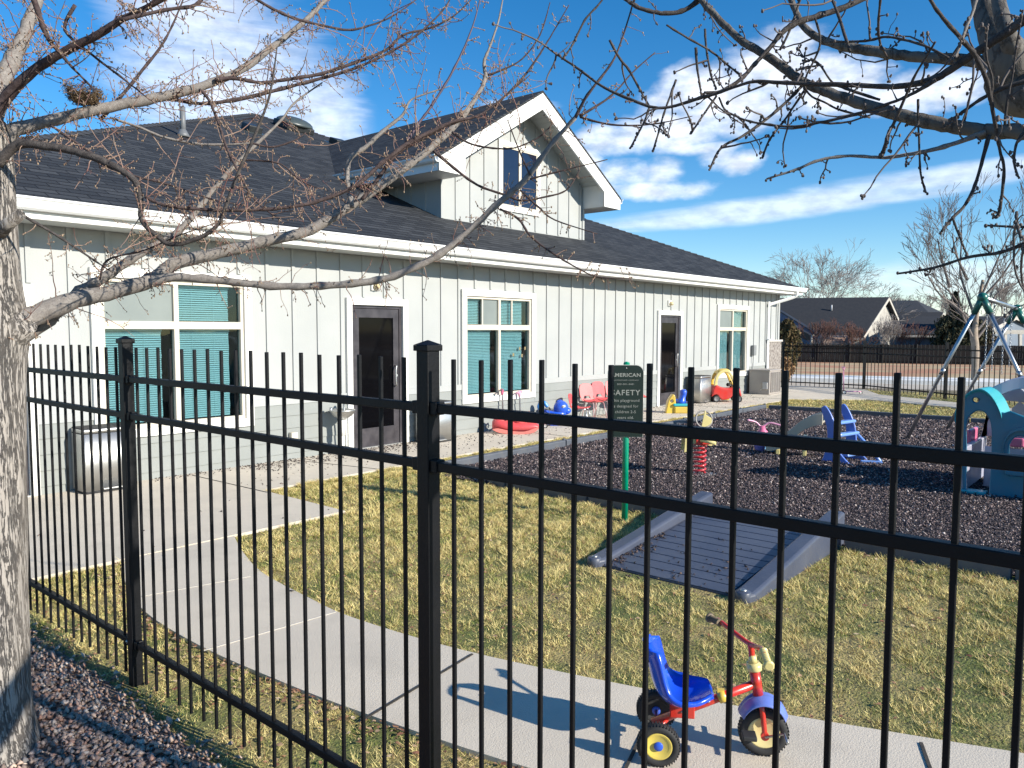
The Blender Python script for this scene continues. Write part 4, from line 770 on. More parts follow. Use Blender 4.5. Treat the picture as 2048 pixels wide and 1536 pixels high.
# ------------------------------------------------------------------ playhouse
PH = thing('playhouse', 'turquoise arched plastic playhouse with pale curved slide on top at the right edge', 'playhouse', (9.6, 1.2, 0))
def yz(pts, X=9.5): return [(-hit(a, b, 0, X).y, hit(a, b, 0, X).z) for a, b in pts]
def fac(name, loops, X, th, mm, bev=.012):
    ob = plate(name, loops, th, mm, PH, bev, O=(X, 0, 0), X=(0, -1, 0), Y=(0, 0, 1)); ob.data.transform(Matrix.Translation(-Vector(PH.location))); return ob
o_ = spl([(1926, 995), (1923, 900), (1921, 862), (1911, 842), (1912, 822), (1925, 799), (1942, 784), (1960, 779), (1976, 786), (1990, 802), (2000, 822), (2008, 826)], 3)+[(2020, 822), (2050, 834), (2110, 838), (2130, 1020), (2050, 1006)]
dr_ = [(1932, 990), (1932, 900)]+spl([(1931, 862), (1935, 838), (1946, 826), (1958, 821), (1970, 826), (1980, 842), (1983, 862)], 3)+[(1982, 920), (1977, 992)]
wn = [(2019, 952), (2017, 905)]+spl([(2018, 890), (2026, 878), (2040, 872), (2056, 878), (2064, 890)], 3)+[(2066, 955)]
sl_ = spl([(1945, 800), (1947, 796), (1956, 796), (1959, 800), (1955, 805), (1947, 804), (1945, 800)], 2)[:-1]
fac('facade', [yz(o_), yz(dr_), yz(wn), yz(sl_)], 9.53, .07, p_teal)
rim = [(1911, 842), (1912, 822), (1925, 799), (1942, 784), (1960, 779), (1976, 786), (1990, 802), (2000, 822), (2004, 834)]; c_ = spl(yz(rim), 3)
q = MB(); rings = []
for (a, b) in c_: rings.append([(9.46, -a, b), (9.46, -a, b+.012), (9.86, -a-.03, b+.014), (9.86, -a-.03, b-.03), (9.50, -a, b-.03)])
q.loft(rings, False); q.build('arch_canopy', p_teal2, PH, True, fix=True, bevel=.004)
q = MB(); wl = yz([(2012, 948), (2070, 962)]); q.box(9.43, 9.50, -wl[1][0]-.4, -wl[0][0], wl[0][1]-.0, wl[0][1]+.05); q.build('window_sill', p_teal, PH, True, bevel=.01)
aw = spl(yz([(2008, 912), (2010, 886), (2022, 868), (2042, 861), (2062, 866), (2076, 884)]), 3); q = MB(); q.loft([[(9.455, -a, b), (9.455, -a-.0, b+.035), (9.50, -a, b+.035), (9.50, -a, b)] for a, b in aw], False); q.build('window_hood', p_teal, PH, True, fix=True)
# side walls and inside
q = MB(); q.box(9.56, 10.75, 1.66, 1.72, .02, .50); q.build('side_wall', p_lav, PH, True, bevel=.012); q = MB(); q.box(9.56, 10.75, .15, .21, .02, .9); q.build('side_wall', p_lav, PH, True, bevel=.012)
bw = fac('back_wall', [[(-1.72, .02), (-.2, .02), (-.2, .80), (-.9, .85), (-1.0, .8), (-1.12, .9), (-1.36, 1.12), (-1.60, .98), (-1.72, .5)], [(-1.64, .52), (-1.64, .85), (-1.56, .93), (-1.50, .90), (-1.46, .55)], [(-1.40, .5), (-1.40, .85), (-1.34, .92), (-1.26, .86), (-1.24, .5)]], 10.72, .05, p_white)
fac('inner_panel', [[(-1.55, .03), (-1.0, .03), (-1.0, .48), (-1.55, .48)]], 9.95, .05, p_lav)
q = MB(); q.box(9.9, 10.3, 1.18, 1.40, .50, .60); q.build('shelf', p_pink, PH, True, bevel=.02); q = MB(); q.box(9.9, 10.25, .72, .95, .50, .60); q.build('shelf', p_pink, PH, True, bevel=.02)
q = MB(); q.box(9.9, 10.6, 1.73, 1.80, .12, .34); q.box(10.2, 10.7, 1.73, 1.78, .4, .62); q.build('side_bin', p_pink, PH, True, bevel=.02)
q = MB(); q.box(9.47, 9.62, 1.45, 1.74, -.01, .045); q.build('threshold', p_teal2, PH, True, bevel=.01)
q = MB(); cr = spl([(10.15, 1.62, .98), (10.15, 1.45, 1.10), (10.2, 1.25, 1.19), (10.25, 1.0, 1.18), (10.3, .75, 1.08), (10.35, .5, .90), (10.4, .25, .66), (10.45, 0, .38), (10.5, -.3, .18), (10.5, -.55, .12)], 4); rings = []
for p in cr:
    p = Vector(p); rings.append([tuple(p+Vector((u, 0, w_))) for u, w_ in ((-.30, -.06), (-.30, .07), (-.26, .07), (-.24, .0), (.24, 0), (.26, .07), (.30, .07), (.30, -.06), (.22, -.04), (-.22, -.04))])
q.loft(rings, False); q.build('roof_slide', p_lav, PH, True, fix=True, bevel=.01)
# ------------------------------------------------------------------ air conditioner, bins, fountain
AC = thing('air_conditioner', 'taupe outdoor air conditioner cabinet with slotted side on the patio near the far corner', 'air conditioner', (20.85, 8.55, PZ))
q = MB(); q.box(20.48, 21.24, 8.28, 8.86, .03, .70); q.build('cabinet', ac_m, AC, True, bevel=.02)
q = MB(); q.box(20.465, 21.255, 8.265, 8.875, .665, .705); q.build('top_cap', ac_m, AC, True, bevel=.012)
q = MB(); q.box(20.56, 21.20, 8.271, 8.279, .09, .63); g_ = q.build('grille', ac_dark, AC, True); q = MB()
for i in range(25): X = 20.56+i*.0267; q.box(X-.0055, X+.0055, 8.260, 8.272, .09, .63)
for i in range(5): q.box(20.56+i*.16-.010, 20.56+i*.16+.010, 8.258, 8.2725, .085, .635)
q.build('louvres', ac_m, g_, True)
q = MB(); q.box(20.44, 20.479, 8.33, 8.46, .18, .36); q.build('service_box', mat('service_grey', (.45, .45, .45), .5), AC, True, bevel=.006)
q = MB(); q.box(20.4, 21.32, 8.2, 8.92, PZ-.01, .034); q.build('pad', concrete, AC, True, bevel=.01)
def bin_(x0, x1, y0, y1, z1, label):
    t = thing('pedal_bin', label, 'rubbish bin', ((x0+x1)/2, (y0+y1)/2, PZ), 0, 'stainless pedal bins by the doors')
    w, d, h_ = (x1-x0)/2, (y1-y0)/2, z1-PZ; r = min(w, d)*.2
    def rr(s_, z): return [(a, b, z) for a, b in arc(w*s_-r, d*s_-r, r, 0, 90, 5)+arc(-w*s_+r, d*s_-r, r, 90, 180, 5)+arc(-w*s_+r, -d*s_+r, r, 180, 270, 5)+arc(w*s_-r, -d*s_+r, r, 270, 360, 5)]
    q = MB(); q.loft([rr(1, .03), rr(1, h_*.91)], True); q.build('shell', steel, t)
    q = MB(); q.loft([rr(.97, .0), rr(.97, .03)], True); q.build('base_ring', blackr, t); q = MB(); q.loft([rr(.985, h_*.91), rr(.985, h_*.925)]); q.build('lid_seal', blackr, t); q = MB(); q.loft([rr(1.0, h_*.985), rr(.98, h_)]); q.build('lid_top', blackr, t)
    q = MB(); q.loft([rr(1, h_*.926), rr(1, h_*.984)], True); q.build('lid', steel, t)
    q = MB(); q.box(-w*.35, w*.35, -d-.03, -d+.02, .035, .05); q.build('pedal', steel, t, bevel=.004)
bin_(3.22, 3.78, 8.60, 8.92, .72, 'wide stainless steel pedal bin under the left end of the leftmost big window'); bin_(8.14, 8.62, 8.55, 8.90, .66, 'stainless bin mostly hidden by the thick fence post, just right of the nearer dark door'); bin_(16.95, 17.5, 8.52, 8.88, .68, 'stainless bin between the far dark door and the red and yellow toy car')
FT = thing('drinking_fountain', 'outdoor drinking fountain, steel bowl on slim pedestal, left of the nearer dark door', 'drinking fountain', (6.62, 8.72, PZ))
q = MB(); q.tube([(0, 0, 0), (0, 0, .30)], .033, 14); q.tube([(0, 0, .28), (0, .0, .54)], .048, 14); q.tube([(.09, .02, 0), (.09, .02, .5)], .014, 8); q.build('pedestal', trim, FT)
q = MB(); q.lathe([(.06, .51), (.13, .555), (.175, .62), (.185, .635), (.165, .637), (.12, .585), (0, .575)], (0, -.02, 0), n=24); q.build('bowl', steel, FT)
q = MB(); q.tube(spl([(.10, .08, .60), (.10, .08, .70), (.09, .05, .74), (.06, 0, .72)], 4), .013, 8); q.build('bubbler', chrome, FT); q = MB(); q.tube([(-.12, .08, .6), (-.12, .08, .67)], .02, 8); q.build('bubbler', chrome, FT)
# ------------------------------------------------------------------ toys by the wall
def chair(loc, rz, label, s=1.0, mm=p_coral, fm=chrome, name='child_chair', grp='child chairs lined up along the wall'):
    t = thing(name, label, 'chair', loc, rz, grp)
    q = MB(); pr = spl([(-.17*s, .36*s, .13*s), (-.10*s, .335*s, .155*s), (.0, .325*s, .165*s), (.10*s, .33*s, .165*s), (.165*s, .36*s, .16*s)], 3)
    q.loft([[(b*w_, y_, z_+.02*abs(b)**3*s) for b in np.linspace(-1, 1, 9)]+[(b*w_, y_, z_-.008+.02*abs(b)**3*s) for b in np.linspace(1, -1, 9)] for y_, z_, w_ in pr]); q.build('seat', mm, t, fix=True)
    def bk(v): return [(a*s, b*s) for a, b in v]
    plate('backrest', [bk([(-.14, .37), (-.10, .34), (.10, .34), (.14, .37), (.165, .46), (.16, .60), (.13, .66), (.06, .685), (-.06, .685), (-.13, .66), (-.16, .60), (-.165, .46)]), bk([(-.085, .385), (.085, .385), (.06, .44), (-.06, .44)])], .012, mm, t, .003, O=(0, .165*s, 0), X=(1, 0, 0), Y=(0, .22, 1))
    for sx in (-1, 1):
        q = MB(); q.tube([(sx*.12*s, -.12*s, .315*s), (sx*.165*s, -.18*s, 0)], .010, 8); q.tube([(sx*.12*s, -.12*s, .315*s), (sx*.13*s, .13*s, .33*s)], .010, 8); q.build('leg', fm, t)
        q = MB(); q.tube([(sx*.13*s, .13*s, .33*s), (sx*.165*s, .20*s, 0)], .010, 8); q.build('leg', fm, t)
    return t
gp_ = mat('leg_red_grey', (.45, .20, .20), .4, (.5, .4, .4), 12)
chair((12.05, 8.50, PZ), rad(20), 'low glossy red child chair at the left end of the row, beside the blue rocker', .80, p_coral)
chair((12.62, 8.60, PZ), rad(-18), 'faded red child chair, second from the left in the row along the wall', 1.02, p_coral, gp_)
chair((13.05, 8.58, PZ), rad(-14), 'faded red child chair, third from the left in the row, left of the green sign', 1.05, p_coral, gp_)
chair((13.55, 8.60, PZ), rad(-20), 'faded red child chair right behind the left edge of the green safety sign', 1.05, p_coral, gp_)
chair((14.42, 8.62, PZ), rad(-25), 'red seated child chair just right of the green sign, by the far door casing', .95, p_coral, trim)
chair((11.50, 8.78, PZ), rad(25), 'small slate grey child chair half hidden behind the blue sea animal rocker', .78, p_grey, trim, 'child_chair')
WH = thing('rocking_toy', 'bright blue sea animal rocking toy with round eye, in front of the small grey chair', 'rocking toy', (11.27, 8.58, PZ), rzv)
q = MB(); q.ball((.13, 0, .32), .138, 16, 10, (1.0, .85, 1.0)); q.ball((.22, 0, .27), .09, 14, 8, (1.1, .8, .75)); q.loft([[(x_, .12*math.cos(a)*s_, z_+.11*math.sin(a)*s_) for a in np.linspace(0, 2*PI, 15)[:-1]] for x_, z_, s_ in ((.22, .2, .6), (.12, .20, 1), (.0, .17, .95), (-.12, .19, .8), (-.2, .24, .6))]); q.tube(spl([(.05, 0, .43), (.12, 0, .455), (.2, 0, .40)], 3), .02, 8); q.build('body', p_blue, WH)
q = MB(); q.tube(spl([(-.17, 0, .24), (-.27, 0, .32), (-.25, 0, .40), (-.18, 0, .42), (-.12, 0, .34)], 4), .035, 10); q.build('tail_handle', p_teal2 if 0 else plastic('sea_blue', (.02, .25, .7)), WH)
plate('rocker', [spl([(-.34, .10), (-.2, .03), (0, 0), (.2, .03), (.34, .10), (.30, .13), (.15, .09), (0, .08), (-.15, .09), (-.30, .13), (-.34, .10)], 3)[:-1]], .26, p_blue, WH, .02)
q = MB(); q.lathe([(0, .012), (.022, .008), (.026, 0)], (.16, -.112, .355), (Vector((1, 0, 0)), Vector((0, 0, 1)), Vector((0, -1, 0))), 14); e_ = q.build('eye', trim, WH); q = MB(); q.lathe([(0, .018), (.012, .013)], (.162, -.114, .355), (Vector((1, 0, 0)), Vector((0, 0, 1)), Vector((0, -1, 0))), 10); q.build('pupil', blackr, e_)
RK = thing('rocking_toy', 'coral red boat shaped rocker lying on the patio below the middle window', 'rocking toy', (9.98, 8.40, PZ), rzv)
q = MB(); rings = []
for i in range(19):
    t = -1+2*i/18; x_ = t*.40; zb = .01+.07*abs(t)**2.5; w_ = .15*(1-.45*abs(t)**3); hh = (.20+.07*max(0, -t)**1.5-.08*max(0, t)**2)*(1-.55*abs(t)**8)
    rings.append([(x_, w_*math.cos(a), zb+hh/2+hh/2*math.sin(a)) for a in np.linspace(0, 2*PI, 17)[:-1]])
q.loft(rings); q.ball((-.27, 0, .22), .095, 12, 8, (1.2, 1.1, .9)); q.ball((.06, 0, .20), .10, 12, 8, (1.1, 1.2, .9)); q.build('hull', p_coral, RK)
plate('side_fin', [spl([(-.40, .08), (-.30, .10), (-.1, .06), (.15, .05), (.34, .12), (.42, .16), (.30, .03), (.05, -.0), (-.25, .02), (-.40, .08)], 3)[:-1]], .02, plastic('coral_light', (.78, .22, .18)), RK, .004, O=(0, -.152, 0))
q = MB(); q.tube([(-.14, -.1, .24), (-.10, -.06, .33), (-.10, .06, .33), (-.14, .1, .24)], .016, 8); q.tube([(.26, -.1, .26), (.22, -.06, .36), (.22, .06, .36), (.26, .1, .26)], .016, 8); q.build('grab_handle', p_coral, RK)
def scooter(loc, rz, label, cm, dm_, h_=.66, s=1):
    t = thing('kick_scooter', label, 'scooter', loc, rz, 'child kick scooters')
    q = MB(); q.tube([(-.20*s, 0, .07), (-.22*s, 0, h_*.9), (-.225*s, 0, h_)], .015, 8); q.build('stem', cm if h_ > .72 else chrome, t)
    q = MB(); q.tube(spl([(-.225*s, -.15, h_-.01), (-.22*s, -.05, h_+.005), (-.22*s, .05, h_+.005), (-.225*s, .15, h_-.01)], 3), .013, 8); q.lathe([(.02, 0), (.03, .06), (.02, .10)], (-.222*s, 0, h_-.09), n=10); q.build('handlebar', cm, t)
    for y_ in (-.11, .11): q = MB(); q.tube([(-.225*s, y_, h_-.004), (-.225*s, y_*1.6, h_-.012)], .019, 8); q.build('grip', cm, t)
    plate('deck', [spl([(-.20, .0), (-.12, .05), (.15, .055), (.24, .03), (.26, 0), (.24, -.03), (.15, -.055), (-.12, -.05), (-.20, .0)], 2)[:-1]], .024, dm_, t, .006, O=(0, 0, .075), X=(1, 0, 0), Y=(0, 1, 0))
    wheel(t, (-.20*s, .07, .055), .055, .026, None, trim, 18); wheel(t, (-.20*s, -.07, .055), .055, .026, None, trim, 18); wheel(t, (.25*s, 0, .045), .045, .024, None, trim, 18)
    return t
scooter((10.33, 8.72, PZ), rzv+rad(6), 'pink barred kick scooter nearer the red rocker, handlebar in front of the window casing', p_pink, p_lav, .70)
scooter((10.72, 8.66, PZ), rzv+rad(-14), 'kick scooter with lower pale pink handlebar, the right one of two beside the red rocker', p_lpink, plastic('mauve', (.40, .25, .30)), .64)
scooter((22.35, 6.72, PZ), rzv+rad(-10), 'lone pink scooter standing far off on the patio beside the distant black fence post', p_lpink, p_lpink, .74)
TK = thing('ride_on_toy', 'dark three wheeled ride on toy behind the scooters, low against the wall', 'ride-on toy', (11.0, 8.72, PZ), rzv)
q = MB(); q.loft([[(x_, .06*math.cos(a)*s_, z_+.05*math.sin(a)*s_) for a in np.linspace(0, 2*PI, 11)[:-1]] for x_, z_, s_ in ((-.18, .14, .5), (-.08, .16, 1), (.08, .15, .9), (.18, .2, .6), (.2, .3, .4))]); q.build('body', p_grey, TK); q = MB(); q.tube([(.2, -.12, .32), (.2, .12, .32)], .014, 8); q.build('handlebar', blackr, TK)
wheel(TK, (-.15, .08, .06), .06, .035, None, p_grey, 16); wheel(TK, (-.15, -.08, .06), .06, .035, None, p_grey, 16); wheel(TK, (.17, 0, .07), .07, .035, None, p_grey, 16)
YT = thing('ride_on_toy', 'yellow toy with turquoise deck and a blue moulded seat in front of the far door', 'ride-on toy', (14.72, 7.92, PZ), rzv)
plate('end_panel', [spl([(-.27, 0), (-.25, .1), (-.22, .25), (-.16, .36), (-.12, .40), (-.08, .36), (-.06, .2), (-.04, 0), (-.27, 0)], 3)[:-1], arc(-.15, .26, .035, 0, 330, 10)], .20, p_yel, YT, .012)
q = MB(); q.box(-.10, .25, -.14, .14, .0, .15); q.build('base', p_yel, YT, bevel=.03); q = MB(); q.box(-.12, .26, -.15, .15, .151, .21); q.build('deck', p_teal2, YT, bevel=.02)
q = MB(); q.loft([[(x_+.075*s_*math.cos(a), .09*s_*math.sin(a), z_) for a in np.linspace(0, 2*PI, 15)[:-1]] for x_, z_, s_ in ((.05, .21, 1.5), (.06, .27, 1.4), (.09, .32, .9), (.11, .40, .9), (.11, .46, 1.0), (.11, .50, .7))]); q.ball((-.03, 0, .25), .05, 10, 6); q.box(.19, .27, -.1, .1, .1, .24); q.build('seat', p_blue, YT)
CC = thing('toy_car', 'red toddler ride in car with yellow roof pillars and black wheels by the far window', 'toy car', (17.86, 8.32, PZ), rzv)
body = spl([(-.37, .13), (-.36, .30), (-.31, .40), (-.26, .42), (-.14, .37), (0, .345), (.12, .36), (.20, .40), (.26, .40), (.31, .30), (.34, .17), (.31, .12), (.27, .20), (.20, .215), (.13, .17), (.05, .09), (-.12, .06), (-.20, .10), (-.26, .18), (-.33, .17), (-.37, .13)], 3)[:-1]
plate('body', [body], .42, p_red, CC, .035)
for s_ in (-1, 1):
    ou = spl([(-.33, .40), (-.30, .60), (-.24, .72), (-.12, .79), (0, .79), (.07, .74), (.14, .62), (.20, .50), (.25, .40)], 4); inn = spl([(.15, .41), (.10, .55), (.04, .67), (-.02, .72), (-.12, .72), (-.20, .64), (-.245, .52), (-.25, .41)], 4)
    plate('roof_pillar', [ou+inn], .045, p_yel if s_ > 0 else p_pale, CC, .016, O=(0, s_*.165, 0))
q = MB(); q.loft([[(x_, y_, z_+dz) for y_, dz in ((-.18, 0), (-.1, .03), (.1, .03), (.18, 0), (.18, -.035), (-.18, -.035))] for x_, z_ in ((-.24, .73), (-.14, .78), (0, .785), (.06, .755))]); q.build('roof', p_yel, CC, fix=True)
q = MB(); q.tube([Vector((.12, .07*math.cos(a), .44+.07*math.sin(a))) for a in np.linspace(0, 2*PI, 17)], .013, 6); q.tube([(.12, 0, .44), (.2, 0, .38)], .012, 6); q.ball((.06, .02, .42), .045, 8, 6); q.build('steering_wheel', blackr, CC)
q = MB(); q.box(-.12, .06, -.13, .13, .05, .10); q.build('floor_board', p_yel, CC, bevel=.01)
for x_, y_ in ((.27, -.19), (.27, .19), (-.27, -.19), (-.27, .19)): wheel(CC, (x_, y_, .085), .085, .05, None, p_red if 0 else mat('hub_grey', (.2, .2, .2), .5), 20)
WC = thing('watering_can', 'dark blue round watering can on the patio behind the red and yellow toy car', 'watering can', (18.98, 8.60, PZ), rzv)
nb = plastic('navy_plastic', (.035, .06, .12)); q = MB(); q.lathe([(.10, 0), (.13, .03), (.145, .12), (.14, .20), (.12, .25), (.09, .27)], (0, 0, 0), n=20); q.build('can', nb, WC); q = MB(); q.tube(spl([(.0, 0, .26), (.04, 0, .30), (.12, 0, .31), (.14, 0, .22)], 4), .014, 8); q.build('handle', nb, WC); q = MB(); q.tube([(-.1, 0, .1), (-.2, 0, .24), (-.23, 0, .27)], [.03, .018, .028], 8); q.build('spout', nb, WC)
# ------------------------------------------------------------------ trees near the camera
def limb(q, pts, d0, d1, sides=9, sub=5, knots=0, px=True):
    """pts = (x, y, width) pixels traced, set d0..d1 metres deep; returns the 3-D centre line and radii"""
    L = [0]
    for a, b in zip(pts[:-1], pts[1:]): L.append(L[-1]+math.hypot(b[0]-a[0], b[1]-a[1]))
    P = []
    for (x, y, w), l in zip(pts, L):
        d = d0+(d1-d0)*l/L[-1]; v = at(x, y, d); P.append((*v, w/2*d/FPX))
    P = spl(P, sub); c = [Vector(p[:3])+Vector([random.gauss(0, .06*max(p[3], .002)) for _ in range(3)]) for p in P]; r = [max(p[3], .0009)*(1+random.uniform(-.06, .06)) for p in P]
    if knots:
        for i in range(2, len(r)-1, knots): r[i] *= random.uniform(1.08, 1.28)
    q.tube(c, r, sides); return c, r
def twigs(q, qb, c, r, dens_, lmin, lmax, droop=0, thick=.0016, spur=.5, budr=.003, sides=4, updown=.5):
    """short shoots with side spurs and buds along a limb"""
    L = sum((b-a).length for a, b in zip(c[:-1], c[1:])); n = max(1, int(L*dens_))
    for _ in range(n):
        i = random.randrange(len(c)-1); t = random.random(); p = c[i].lerp(c[i+1], t); ax = (c[i+1]-c[i]).normalized(); R = r[i]
        s = ax.cross(Vector((0, 0, 1)));
        if s.length < .1: s = Vector((1, 0, 0))
        s.normalize(); u = s.cross(ax); a = random.choice([random.uniform(-.9, .9)+PI/2, random.uniform(-.9, .9)-PI/2]) if random.random() < .75 else random.uniform(0, 2*PI)
        d = (s*math.cos(a)+u*math.sin(a)+ax*random.uniform(-.2, .9)).normalized(); ln = random.uniform(lmin, lmax)*random.choice([.4, .7, 1, 1]); k = 5; pts = [p]; v = d.copy()
        for j in range(k):
            v = (v+Vector((random.gauss(0, .22), random.gauss(0, .22), random.gauss(0, .22)-droop))).normalized(); pts.append(pts[-1]+v*ln/k)
        th = min(thick*random.uniform(.7, 1.4), R*.7); q.tube(pts, [th*(1-.5*j/k) for j in range(k+1)], sides, caps=False)
        if random.random() < spur:
            for j in range(1, k+1):
                if random.random() < .6:
                    w = (v+Vector([random.gauss(0, .9) for _ in range(3)])).normalized()*random.uniform(.006, .022)*(lmax/.14); q.tube([pts[j], pts[j]+w*.6, pts[j]+w+Vector((0, 0, .003))], [th*.8, th*.7, th*.5], 3, caps=False); qb.ball(pts[j]+w, budr*random.uniform(.6, 1.1), 5, 3, (1, 1, 1.4))
        if budr: qb.ball(pts[-1], budr*random.uniform(.8, 1.3), 5, 3, (1, 1, 1.5))
TL = thing('tree', 'bare tree with thick pale trunk at the left edge, branches reaching over the fence', 'tree', (.93, 3.86, 0))
q = MB()
pr = [(-30, 1520, 225), (-28, 1465, 190), (-28, 1400, 172), (-27, 1250, 154), (-26, 1100, 147), (-26, 900, 143), (-26, 740, 142), (-24, 660, 150), (-27, 560, 132), (-30, 440, 124), (-26, 360, 112), (-20, 300, 92), (-12, 250, 70)]
P = [(*at(x, y, 3.22), (w/2-6)*3.22/FPX) for x, y, w in pr]; P = spl(P, 5); n_ = 40; o0 = 0
for i, p in enumerate(P):
    for k in range(n_):
        a = 2*PI*k/n_; z = p[2]; rr = p[3]*(1+.035*math.sin(3*a+z*2)+.02*math.sin(7*a-z*5)+.012*math.sin(13*a+z*11)+.07*max(0, .35-z)*math.sin(5*a+1)); q.v.append((p[0]+rr*math.cos(a), p[1]+rr*math.sin(a), z))
for i in range(len(P)-1):
    for k in range(n_): k2 = (k+1) % n_; q.f.append((i*n_+k, i*n_+k2, (i+1)*n_+k2, (i+1)*n_+k)); q.sm.append(True)
for a, b, w in (((38, 668), (62, 640), 60), ): q.tube([at(0, 690, 3.25), at(30, 665, 3.22), at(52, 645, 3.20)], [.075, .062, .048], 14)
q.tube([at(-10, 470, 3.2), at(12, 452, 3.12), at(42, 428, 3.08)], [.035, .026, .02], 10)
q.build('trunk', barkL, TL, True)
